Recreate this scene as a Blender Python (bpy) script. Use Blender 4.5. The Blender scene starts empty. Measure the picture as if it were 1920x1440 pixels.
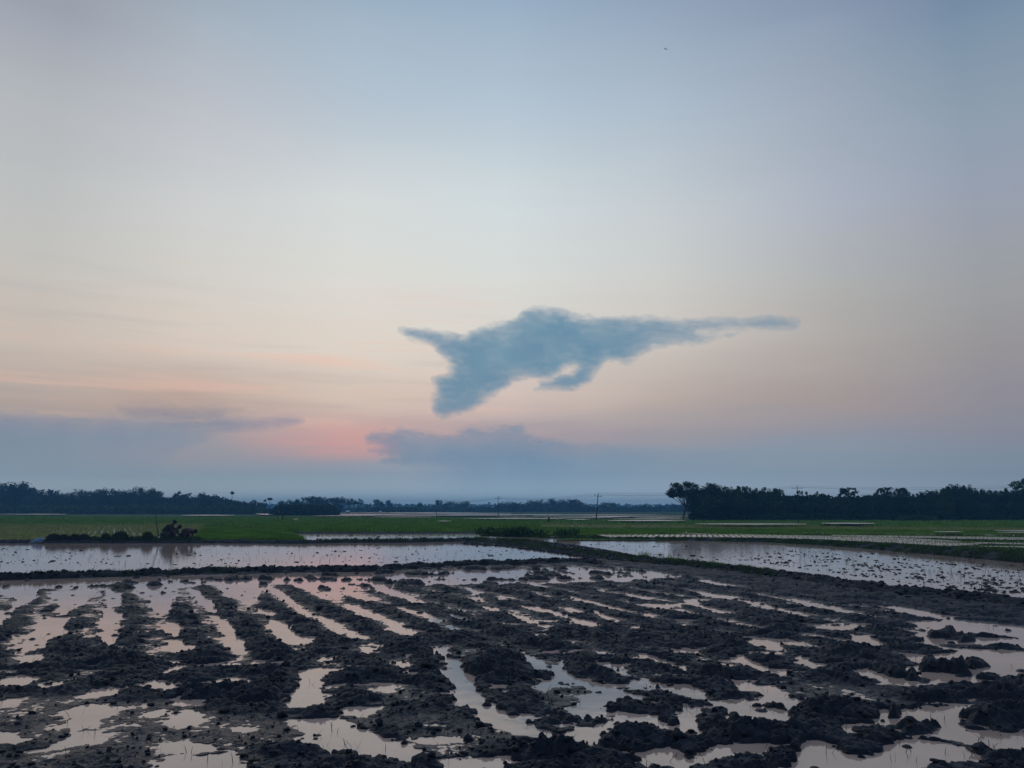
import bpy, math, random
import numpy as np
from mathutils import Vector, Matrix
R = math.radians
sc = bpy.context.scene
col = sc.collection
rng = np.random.default_rng(7)
random.seed(7)

# ------------------------------------------------------------------ camera
F, PX, PY, HOR, H = 1450.0, 960.0, 720.0, 954.0, 1.8
PITCH = math.atan((HOR - PY) / F)
cp, sp = math.cos(PITCH), math.sin(PITCH)
cam_d = bpy.data.cameras.new('camera')
cam = bpy.data.objects.new('camera', cam_d)
col.objects.link(cam)
cam.location = (0, 0, H)
cam.rotation_euler = (R(90) + PITCH, 0, 0)
cam_d.sensor_width = 36.0
cam_d.lens = F / 1920 * 36.0
cam_d.clip_start = 0.1
cam_d.clip_end = 60000
sc.camera = cam

def ray(x, y):
    u, v = (x - PX) / F, (PY - y) / F
    return (u, cp - sp * v, sp + cp * v)
def gnd(x, y, z=0.0):
    d = ray(x, y); t = (z - H) / d[2]
    return (d[0] * t, d[1] * t, z)
def at(x, y, dist):                 # point of a ray at ground distance dist along Y
    d = ray(x, y); t = dist / d[1]
    return (d[0] * t, dist, H + d[2] * t)
def angles(x, y):
    d = ray(x, y)
    return math.degrees(math.atan2(d[0], d[1])), math.degrees(math.atan2(d[2], math.hypot(d[0], d[1])))
def lin(c, k=1.0):
    out = []
    for v in c:
        v = v / 255.0
        out.append((v / 12.92 if v <= 0.04045 else ((v + 0.055) / 1.055) ** 2.4) * k)
    return tuple(out) + (1.0,)

# ------------------------------------------------------------------ view, world, sun
sc.view_settings.view_transform = 'Standard'
sc.view_settings.look = 'None'
sc.view_settings.exposure = 0.0
sc.view_settings.gamma = 1.0
sc.view_settings.use_curve_mapping = False
sc.render.engine = 'CYCLES'
sc.cycles.use_denoising = True
sc.cycles.max_bounces = 12
sc.cycles.volume_bounces = 9
sc.cycles.transparent_max_bounces = 8
sc.cycles.use_adaptive_sampling = True
sc.cycles.adaptive_threshold = 0.01

SUN_AZ, SUN_EL = angles(700, 880)
w = bpy.data.worlds.new('World'); sc.world = w; w.use_nodes = True
nt = w.node_tree; nt.nodes.clear()
def N(t, **kw):
    n = nt.nodes.new(t)
    for k, v in kw.items(): setattr(n, k, v)
    return n
def L(a, b): nt.links.new(a, b)
def M(op, a, b=None, c=None, clamp=False):
    n = N('ShaderNodeMath', operation=op); n.use_clamp = clamp
    for i, v in enumerate((a, b, c)):
        if v is None: continue
        if isinstance(v, (int, float)): n.inputs[i].default_value = v
        else: L(v, n.inputs[i])
    return n.outputs[0]
def MR(v, a, b, c=0.0, d=1.0, smooth=True):
    n = N('ShaderNodeMapRange'); n.interpolation_type = 'SMOOTHSTEP' if smooth else 'LINEAR'
    L(v, n.inputs['Value'])
    for k, q in zip(('From Min', 'From Max', 'To Min', 'To Max'), (a, b, c, d)): n.inputs[k].default_value = q
    return n.outputs['Result']
WEDGE = 1.0
NOISEK = 1.0
tc = N('ShaderNodeTexCoord'); sep = N('ShaderNodeSeparateXYZ'); L(tc.outputs['Generated'], sep.inputs[0])
X_, Y_, Z_ = sep.outputs
el = M('MULTIPLY', M('ARCSINE', M('MAXIMUM', M('MINIMUM', Z_, 1.0), -1.0)), 57.29578)
az = M('MULTIPLY', M('ARCTAN2', X_, Y_), 57.29578)
# thin high haze streaks: the gradient is warped by a wide flat noise
def skynoise(sx, sy, scale, detail, off=0.0):
    cx = N('ShaderNodeCombineXYZ'); L(M('MULTIPLY', az, sx), cx.inputs[0]); L(M('MULTIPLY', el, sy), cx.inputs[1]); cx.inputs[2].default_value = off
    n = N('ShaderNodeTexNoise'); n.inputs['Scale'].default_value = scale; n.inputs['Detail'].default_value = detail
    n.inputs['Roughness'].default_value = 0.55
    L(cx.outputs[0], n.inputs['Vector']); return n.outputs['Fac']
n1 = skynoise(0.045, 0.35, 1.0, 5.0)
n2 = skynoise(0.03, 0.12, 1.0, 3.0, 7.0)
tame = M('MULTIPLY', MR(el, 2.0, 5.0), MR(el, 16.0, 30.0, 1.0, 0.3))
el2 = M('ADD', el, M('MULTIPLY', M('MULTIPLY', tame, NOISEK), M('ADD', M('MULTIPLY', M('SUBTRACT', n1, 0.5), 3.4), M('MULTIPLY', M('SUBTRACT', n2, 0.5), 3.2))))
pos = M('MULTIPLY', M('ADD', el2, 10.0), 0.01)
COLS = {
 40: [(-200,(150.6,156.2,166.4)),(0,(163.0,169.0,180.0)),(30,(169.1,175.0,186.4)),(200,(189.2,193.1,196.7)),(380,(198.9,200.8,200.3)),(520,(205.7,202.4,195.5)),(640,(207.2,195.0,184.4)),(750,(183.2,168.0,161.3)),(820,(140.7,156.9,167.2)),(860,(140.6,161.0,173.7)),(890,(145.9,167.4,181.4)),(920,(172.8,191.5,201.7)),(950,(178.9,198.2,208.7))],
 330: [(-200,(154.7,167.2,180.5)),(0,(167.4,180.9,195.2)),(30,(173.6,186.6,199.5)),(200,(197.6,201.4,208.9)),(380,(214.2,216.5,216.5)),(520,(217.9,215.3,207.8)),(640,(222.6,210.7,200.4)),(750,(187.6,166.7,158.2)),(820,(144.2,157.1,169.2)),(860,(147.9,156.6,170.8)),(890,(132.5,161.7,178.8)),(920,(163.4,186.1,196.7)),(950,(169.1,192.6,203.5))],
 640: [(-200,(149.9,170.3,188.1)),(0,(162.2,184.2,203.3)),(30,(170.1,189.5,207.8)),(200,(189.5,204.2,217.3)),(380,(220.4,226.4,226.6)),(520,(226.0,226.5,221.2)),(640,(224.3,218.0,209.7)),(750,(205.7,193.3,186.9)),(820,(187.6,162.0,168.6)),(860,(132.1,151.5,174.0)),(890,(110.2,156.8,184.3)),(920,(146.5,183.9,203.9)),(950,(151.7,190.3,211.0))],
 950: [(-200,(146.7,167.8,189.6)),(0,(158.9,181.5,204.9)),(30,(164.2,186.2,206.9)),(200,(188.4,205.3,220.0)),(380,(216.4,227.3,230.5)),(520,(224.0,228.1,225.4)),(640,(224.1,219.5,212.0)),(750,(211.8,197.1,191.4)),(820,(161.5,156.6,170.6)),(860,(122.7,159.6,187.4)),(890,(119.9,164.5,193.8)),(920,(154.2,190.5,212.4)),(950,(159.7,197.2,219.8))],
 1250: [(-200,(139.3,157.2,178.5)),(0,(150.8,170.1,193.0)),(30,(156.7,175.2,197.1)),(200,(181.8,197.6,213.0)),(380,(205.8,213.9,218.5)),(520,(213.0,215.0,212.6)),(640,(215.1,207.4,200.4)),(750,(191.9,178.0,170.8)),(820,(162.2,159.6,167.8)),(860,(141.6,162.2,180.0)),(890,(142.8,168.0,187.3)),(920,(167.5,190.4,207.7)),(950,(173.5,197.1,214.9))],
 1600: [(-200,(131.4,147.0,169.2)),(0,(142.4,159.2,183.0)),(30,(150.6,165.1,187.2)),(200,(166.4,178.2,193.8)),(380,(179.1,186.7,201.0)),(520,(182.7,183.8,183.0)),(640,(181.2,175.5,171.5)),(750,(169.9,158.3,157.2)),(820,(152.6,155.1,167.4)),(860,(144.1,159.5,174.8)),(890,(144.0,163.3,181.2)),(920,(166.5,183.0,197.4)),(950,(172.4,189.5,204.3))],
 1880: [(-200,(113.8,134.9,158.9)),(0,(123.5,146.1,172.0)),(30,(129.3,151.9,174.3)),(200,(148.6,164.7,181.9)),(380,(159.6,167.1,182.7)),(520,(163.4,165.4,168.1)),(640,(158.9,155.0,157.1)),(750,(150.1,147.7,158.5)),(820,(143.2,146.9,160.4)),(860,(136.6,152.2,167.2)),(890,(138.6,156.0,173.4)),(920,(159.7,176.8,190.4)),(950,(165.4,183.0,197.0))],
}
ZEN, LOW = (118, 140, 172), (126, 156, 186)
SKYK = 1.0
def ramp(stops):
    n = N('ShaderNodeValToRGB'); e = n.color_ramp.elements
    n.color_ramp.interpolation = 'LINEAR'
    stops = sorted(stops)
    while len(e) > 1: e.remove(e[-1])
    e[0].position = stops[0][0]; e[0].color = stops[0][1]
    for p_, c_ in stops[1:]:
        q = e.new(min(1.0, p_)); q.color = c_
    L(pos, n.inputs[0]); return n.outputs['Color']
ramps = []
for x, st in COLS.items():
    s = [((angles(x, y)[1] + 10) / 100, lin(c, SKYK)) for y, c in st]
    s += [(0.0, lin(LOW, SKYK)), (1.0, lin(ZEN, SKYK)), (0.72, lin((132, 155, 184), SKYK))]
    ramps.append((angles(x, 900)[0], ramp(s)))
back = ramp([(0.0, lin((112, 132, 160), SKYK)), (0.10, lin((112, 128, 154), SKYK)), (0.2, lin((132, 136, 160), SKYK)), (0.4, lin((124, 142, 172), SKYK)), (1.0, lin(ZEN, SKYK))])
def mix(f, a, b):
    n = N('ShaderNodeMix', data_type='RGBA'); n.clamp_factor = True
    L(f, n.inputs[0]) if not isinstance(f, float) else setattr(n.inputs[0], 'default_value', f)
    L(a, n.inputs[6]) if not isinstance(a, tuple) else setattr(n.inputs[6], 'default_value', a)
    L(b, n.inputs[7]) if not isinstance(b, tuple) else setattr(n.inputs[7], 'default_value', b)
    return n.outputs[2]
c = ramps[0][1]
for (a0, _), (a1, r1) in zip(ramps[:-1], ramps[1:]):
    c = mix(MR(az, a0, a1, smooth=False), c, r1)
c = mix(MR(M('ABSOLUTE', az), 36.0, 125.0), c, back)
# afterglow: low pink streaks beside the hidden sun, faint streaks of lit cirrus above them
n3 = skynoise(0.055, 0.9, 1.0, 6.0, 3.0)
el3 = M('ADD', el, M('MULTIPLY', M('SUBTRACT', n1, 0.5), 1.6))
gx = M('MULTIPLY', MR(az, -22.5, -10.5), MR(az, -9.4, -7.6, 1.0, 0.0))
gy = M('MULTIPLY', MR(el3, 3.2, 4.2), MR(el3, 4.5, 6.4, 1.0, 0.0))
c = mix(M('MULTIPLY', M('MULTIPLY', M('MULTIPLY', gx, gy), MR(n3, 0.3, 0.65, 0.35, 1.0)), 0.52 * WEDGE), c, lin((226, 152, 152), SKYK))
cx_ = M('MULTIPLY', MR(az, 12.0, -6.0), MR(az, -60.0, -34.0))
cy_ = M('MULTIPLY', MR(el, 4.5, 7.5), MR(el, 11.0, 19.0, 1.0, 0.0))
c = mix(M('MULTIPLY', M('MULTIPLY', M('MULTIPLY', cx_, cy_), MR(n3, 0.5, 0.72)), 0.42 * WEDGE), c, lin((240, 196, 178), SKYK))
c = mix(M('MULTIPLY', M('MULTIPLY', M('MULTIPLY', cx_, cy_), MR(n3, 0.5, 0.28)), 0.20 * WEDGE), c, lin((150, 148, 156), SKYK))
bg = N('ShaderNodeBackground'); L(c, bg.inputs['Color']); bg.inputs['Strength'].default_value = 1.0
sky = N('ShaderNodeTexSky', sky_type='NISHITA'); sky.sun_disc = False
sky.sun_elevation = R(SUN_EL); sky.sun_rotation = R(SUN_AZ); sky.dust_density = 3.0
bg2 = N('ShaderNodeBackground'); L(sky.outputs[0], bg2.inputs['Color']); bg2.inputs['Strength'].default_value = 0.05
mx = N('ShaderNodeMixShader'); mx.inputs[0].default_value = 0.08
L(bg.outputs[0], mx.inputs[1]); L(bg2.outputs[0], mx.inputs[2])
out = N('ShaderNodeOutputWorld'); L(mx.outputs[0], out.inputs['Surface'])

sd = bpy.data.lights.new('sun', 'SUN'); sd.energy = 0.05; sd.angle = R(60); sd.color = (1.0, 0.62, 0.52)
so = bpy.data.objects.new('sun', sd); col.objects.link(so)
dv = Vector((math.sin(R(SUN_AZ)) * math.cos(R(SUN_EL)), math.cos(R(SUN_AZ)) * math.cos(R(SUN_EL)), math.sin(R(SUN_EL))))
so.rotation_euler = dv.to_track_quat('Z', 'Y').to_euler()

# ------------------------------------------------------------------ helpers
def mat(name, color, rough=0.8, var=0.25, scale=1.0, color2=None, bump=0.0, bscale=8.0, bdist=0.02, ior=1.45, trans=0.0, spec=0.5, coord='Object'):
    m = bpy.data.materials.new(name); m.use_nodes = True
    t = m.node_tree; t.nodes.clear()
    o = t.nodes.new('ShaderNodeOutputMaterial'); p = t.nodes.new('ShaderNodeBsdfPrincipled')
    tcn = t.nodes.new('ShaderNodeTexCoord'); src = tcn.outputs[coord]
    if coord == 'World':
        pass
    n = t.nodes.new('ShaderNodeTexNoise'); n.inputs['Scale'].default_value = scale; n.inputs['Detail'].default_value = 4
    t.links.new(src, n.inputs['Vector'])
    r = t.nodes.new('ShaderNodeValToRGB')
    c1 = color; c2 = color2 or tuple(min(1, v * (1 + var * 1.6)) for v in color)
    lo = tuple(v * (1 - var) for v in c1)
    r.color_ramp.elements[0].position = 0.3; r.color_ramp.elements[0].color = (*lo, 1)
    r.color_ramp.elements[1].position = 0.7; r.color_ramp.elements[1].color = (*c2, 1)
    t.links.new(n.outputs['Fac'], r.inputs[0]); t.links.new(r.outputs[0], p.inputs['Base Color'])
    p.inputs['Roughness'].default_value = rough; p.inputs['IOR'].default_value = ior
    p.inputs['Specular IOR Level'].default_value = spec
    last = p.outputs[0]
    if bump:
        b = t.nodes.new('ShaderNodeBump'); nn = t.nodes.new('ShaderNodeTexNoise'); nn.inputs['Scale'].default_value = bscale; nn.inputs['Detail'].default_value = 5
        t.links.new(src, nn.inputs['Vector']); t.links.new(nn.outputs['Fac'], b.inputs['Height'])
        b.inputs['Strength'].default_value = bump; b.inputs['Distance'].default_value = bdist
        t.links.new(b.outputs[0], p.inputs['Normal'])
    if trans:
        tr = t.nodes.new('ShaderNodeBsdfTranslucent'); t.links.new(r.outputs[0], tr.inputs['Color'])
        ms = t.nodes.new('ShaderNodeMixShader'); ms.inputs[0].default_value = trans
        t.links.new(p.outputs[0], ms.inputs[1]); t.links.new(tr.outputs[0], ms.inputs[2]); last = ms.outputs[0]
    t.links.new(last, o.inputs['Surface'])
    return m

def mesh_np(name, V, polys, k):
    """V (n,3), polys (m,k) -> mesh"""
    me = bpy.data.meshes.new(name)
    V = np.ascontiguousarray(V, dtype=np.float32); P = np.ascontiguousarray(polys, dtype=np.int32)
    me.vertices.add(len(V)); me.vertices.foreach_set('co', V.ravel())
    me.loops.add(P.size); me.loops.foreach_set('vertex_index', P.ravel())
    me.polygons.add(len(P)); me.polygons.foreach_set('loop_start', np.arange(0, P.size, k, dtype=np.int32))
    me.polygons.foreach_set('loop_total', np.full(len(P), k, dtype=np.int32))
    me.update(calc_edges=True); me.validate()
    return me
def obj(name, me, material=None, parent=None, smooth=False, **props):
    o = bpy.data.objects.new(name, me); col.objects.link(o)
    if material is not None and me is not None and not me.materials: me.materials.append(material)
    if smooth: me.polygons.foreach_set('use_smooth', np.ones(len(me.polygons), dtype=bool))
    if parent is not None: o.parent = parent
    for k, v in props.items(): o[k] = v
    return o
def thing(name, label, cat, loc=(0, 0, 0), group=None, rz=0.0, scale=1.0):
    o = bpy.data.objects.new(name, None); col.objects.link(o); o.location = loc; o.rotation_euler = (0, 0, rz)
    o.scale = (scale,) * 3 if isinstance(scale, (int, float)) else scale
    o.empty_display_size = 0.3
    o['label'] = label; o['category'] = cat
    if group: o['group'] = group
    return o

# noise -------------------------------------------------------------
_perm = np.random.default_rng(3).permutation(4096).astype(np.int64)
_rnd = np.random.default_rng(5).random((4096, 2)).astype(np.float32)
def _h(i, j, s=0):
    return _perm[(_perm[(i + s * 131) & 4095] + j) & 4095]
def vnoise(x, y, s=0):
    xi = np.floor(x).astype(np.int64); yi = np.floor(y).astype(np.int64)
    fx = x - xi; fy = y - yi
    u = fx * fx * fx * (fx * (fx * 6 - 15) + 10); v = fy * fy * fy * (fy * (fy * 6 - 15) + 10)
    def g(i, j, dx, dy):
        a = _rnd[_h(i, j, s), 0] * 6.2832
        return np.cos(a) * dx + np.sin(a) * dy
    a = g(xi, yi, fx, fy); b = g(xi + 1, yi, fx - 1, fy); c_ = g(xi, yi + 1, fx, fy - 1); d = g(xi + 1, yi + 1, fx - 1, fy - 1)
    return ((a + (b - a) * u) + ((c_ + (d - c_) * u) - (a + (b - a) * u)) * v) * 1.5
def fbm(x, y, oct=4, s=0, gain=0.5):
    t = 0; a = 1; n = 0
    for k in range(oct):
        t = t + a * vnoise(x * 2 ** k + 17.3 * k, y * 2 ** k - 9.1 * k, s + k); n += a; a *= gain
    return t / n
def clods(x, y, s=0, r=0.75):
    """domes on a jittered grid, 0..1"""
    xi = np.floor(x).astype(np.int64); yi = np.floor(y).astype(np.int64); best = np.zeros_like(x)
    for di in (-1, 0, 1):
        for dj in (-1, 0, 1):
            h = _h(xi + di, yi + dj, s)
            px = xi + di + _rnd[h, 0]; py = yi + dj + _rnd[h, 1]
            rr = r * (0.45 + 0.75 * _rnd[(h * 7 + 3) & 4095, 0]); hh = 0.4 + 0.6 * _rnd[(h * 5 + 1) & 4095, 1]
            q = ((x - px) ** 2 + (y - py) ** 2) / (rr * rr)
            best = np.maximum(best, hh * np.clip(1 - q, 0, 1) ** .42)
    return best
def ss(a, b, x):
    t = np.clip((x - a) / (b - a), 0, 1); return t * t * (3 - 2 * t)
def sdf(poly, x, y):
    """signed distance, positive inside"""
    poly = np.asarray(poly, dtype=np.float64); n = len(poly)
    d = np.full(x.shape, 1e18); ins = np.zeros(x.shape, bool)
    for i in range(n):
        ax, ay = poly[i]; bx, by = poly[(i + 1) % n]
        ex, ey = bx - ax, by - ay; wx, wy = x - ax, y - ay
        t = np.clip((wx * ex + wy * ey) / max(1e-12, ex * ex + ey * ey), 0, 1)
        d = np.minimum(d, (wx - ex * t) ** 2 + (wy - ey * t) ** 2)
        cnd = ((ay <= y) & (by > y)) | ((by <= y) & (ay > y))
        with np.errstate(divide='ignore', invalid='ignore'):
            xx = ax + (y - ay) / (by - ay if by != ay else 1e-9) * ex
        ins ^= cnd & (x < xx)
    d = np.sqrt(d); return np.where(ins, d, -d)
def wpoly(pts, z=0.0):
    return [gnd(x, y, z)[:2] for x, y in pts]
def gnd_np(x, y, z=0.0):
    u = (x - PX) / F; v = (PY - y) / F
    dy = cp - sp * v; dz = sp + cp * v; t = (z - H) / dz
    return u * t, dy * t
def px_np(X, Y, Z=0.0):
    """world -> photo pixel"""
    z = Z - H; f_ = Y * cp + z * sp; up = -Y * sp + z * cp
    return PX + F * X / f_, PY - F * up / f_

# ------------------------------------------------------------------ materials
def water_material(name, base, rough, bump, scale):
    m = mat(name, base, rough=rough, var=0.16, scale=0.8, ior=1.42, bump=bump, bscale=scale, bdist=0.01)
    return m
MAT = {}
MAT['water'] = water_material('muddy_water', (0.56, 0.39, 0.30), 0.06, 0.20, 5.0)
MAT['ripple'] = water_material('rippled_water', (0.50, 0.40, 0.33), 0.26, 0.5, 3.0)
def mud_material():
    m = bpy.data.materials.new('wet_mud'); m.use_nodes = True; t = m.node_tree; t.nodes.clear()
    nn = t.nodes.new; lk = t.links.new
    o = nn('ShaderNodeOutputMaterial'); p = nn('ShaderNodeBsdfPrincipled'); g = nn('ShaderNodeNewGeometry')
    n1 = nn('ShaderNodeTexNoise'); n1.inputs['Scale'].default_value = 2.2; n1.inputs['Detail'].default_value = 6; lk(g.outputs['Position'], n1.inputs['Vector'])
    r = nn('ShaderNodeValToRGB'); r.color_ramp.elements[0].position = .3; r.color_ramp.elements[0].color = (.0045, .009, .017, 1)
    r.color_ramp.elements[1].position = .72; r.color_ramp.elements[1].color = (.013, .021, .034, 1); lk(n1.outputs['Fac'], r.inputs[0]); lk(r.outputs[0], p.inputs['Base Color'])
    # mud near the water line is soaked and shines
    s = nn('ShaderNodeSeparateXYZ'); lk(g.outputs['Position'], s.inputs[0])
    n3 = nn('ShaderNodeTexNoise'); n3.inputs['Scale'].default_value = 9; n3.inputs['Detail'].default_value = 4; lk(g.outputs['Position'], n3.inputs['Vector'])
    ad = nn('ShaderNodeMath'); ad.operation = 'MULTIPLY_ADD'; lk(n3.outputs['Fac'], ad.inputs[0]); ad.inputs[1].default_value = 0.05; lk(s.outputs[2], ad.inputs[2])
    mr = nn('ShaderNodeMapRange'); lk(ad.outputs[0], mr.inputs['Value']); mr.inputs['From Min'].default_value = .016; mr.inputs['From Max'].default_value = .048
    mr.inputs['To Min'].default_value = .16; mr.inputs['To Max'].default_value = .60; lk(mr.outputs[0], p.inputs['Roughness'])
    p.inputs['IOR'].default_value = 1.33; p.inputs['Specular IOR Level'].default_value = .48
    n2 = nn('ShaderNodeTexNoise'); n2.inputs['Scale'].default_value = 55; n2.inputs['Detail'].default_value = 6; lk(g.outputs['Position'], n2.inputs['Vector'])
    b = nn('ShaderNodeBump'); b.inputs['Strength'].default_value = .8; b.inputs['Distance'].default_value = .02; lk(n2.outputs['Fac'], b.inputs['Height']); lk(b.outputs[0], p.inputs['Normal'])
    lk(p.outputs[0], o.inputs['Surface']); return m
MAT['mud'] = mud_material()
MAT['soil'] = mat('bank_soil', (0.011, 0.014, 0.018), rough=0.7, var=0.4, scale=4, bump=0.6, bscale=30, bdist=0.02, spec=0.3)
MAT['paddy'] = mat('paddy_green', (0.072, 0.145, 0.023), rough=0.9, var=0.35, scale=0.25, spec=0.15)
MAT['rice'] = mat('rice_leaves', (0.125, 0.235, 0.030), rough=0.75, var=0.35, scale=0.5, trans=0.35, spec=0.2)
MAT['young'] = mat('young_rice', (0.21, 0.26, 0.075), rough=0.75, var=0.35, scale=0.9, trans=0.35, spec=0.2)
MAT['grass'] = mat('bank_grass', (0.050, 0.095, 0.024), rough=0.8, var=0.4, scale=1.5, trans=0.3, spec=0.2)
MAT['freshgrass'] = mat('fresh_grass', (0.10, 0.19, 0.03), rough=0.8, var=0.3, scale=2.0, trans=0.35, spec=0.2)
MAT['farfield'] = mat('far_fields', (0.045, 0.085, 0.030), rough=0.95, var=0.45, scale=0.012, spec=0.1)
MAT['weed'] = mat('weed_leaves', (0.055, 0.11, 0.028), rough=0.6, var=0.5, scale=3, trans=0.3, spec=0.3)
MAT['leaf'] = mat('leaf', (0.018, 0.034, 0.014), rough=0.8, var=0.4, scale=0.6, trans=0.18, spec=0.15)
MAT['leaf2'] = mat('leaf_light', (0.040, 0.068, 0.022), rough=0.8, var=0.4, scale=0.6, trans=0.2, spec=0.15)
MAT['bark'] = mat('bark', (0.05, 0.045, 0.04), rough=0.9, var=0.3, scale=3, spec=0.2)
MAT['stubble'] = mat('stubble', (0.035, 0.04, 0.022), rough=0.9, var=0.3, scale=3, spec=0.1)

# ------------------------------------------------------------------ ground and water
def disk(name, r, z, m, seg=96, **kw):
    a = np.linspace(0, 2 * np.pi, seg, endpoint=False)
    V = np.c_[r * np.cos(a), r * np.sin(a), np.full(seg, z)]
    me = bpy.data.meshes.new(name); me.from_pydata([tuple(v) for v in V], [], [tuple(range(seg))])
    return obj(name, me, m, **kw)
disk('ground', 1380, -0.14, MAT['soil'], kind='structure')
disk('water', 420, 0.0, MAT['water'], kind='structure')
def annulus(name, r0, r1, z, m, seg=128, **kw):
    a = np.linspace(0, 2 * np.pi, seg, endpoint=False)
    V = np.r_[np.c_[r0 * np.cos(a), r0 * np.sin(a), np.full(seg, z)], np.c_[r1 * np.cos(a), r1 * np.sin(a), np.full(seg, z)]]
    i = np.arange(seg); j = (i + 1) % seg
    return obj(name, mesh_np(name, V, np.c_[i, j, j + seg, i + seg][:, ::-1], 4), m, **kw)
annulus('far_fields', 235, 1370, 0.03, MAT['farfield'], kind='structure')

annulus('far_fields', 100, 236, 0.02, MAT['farfield'], kind='structure')
def sheet(name, pts, z, m, **kw):
    me = bpy.data.meshes.new(name)
    P = [gnd(x, y, z) for x, y in pts]
    me.from_pydata(P, [], [tuple(range(len(P)))]); me.update()
    if me.polygons[0].normal.z < 0: me.flip_normals()
    return obj(name, me, m, **kw)

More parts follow.
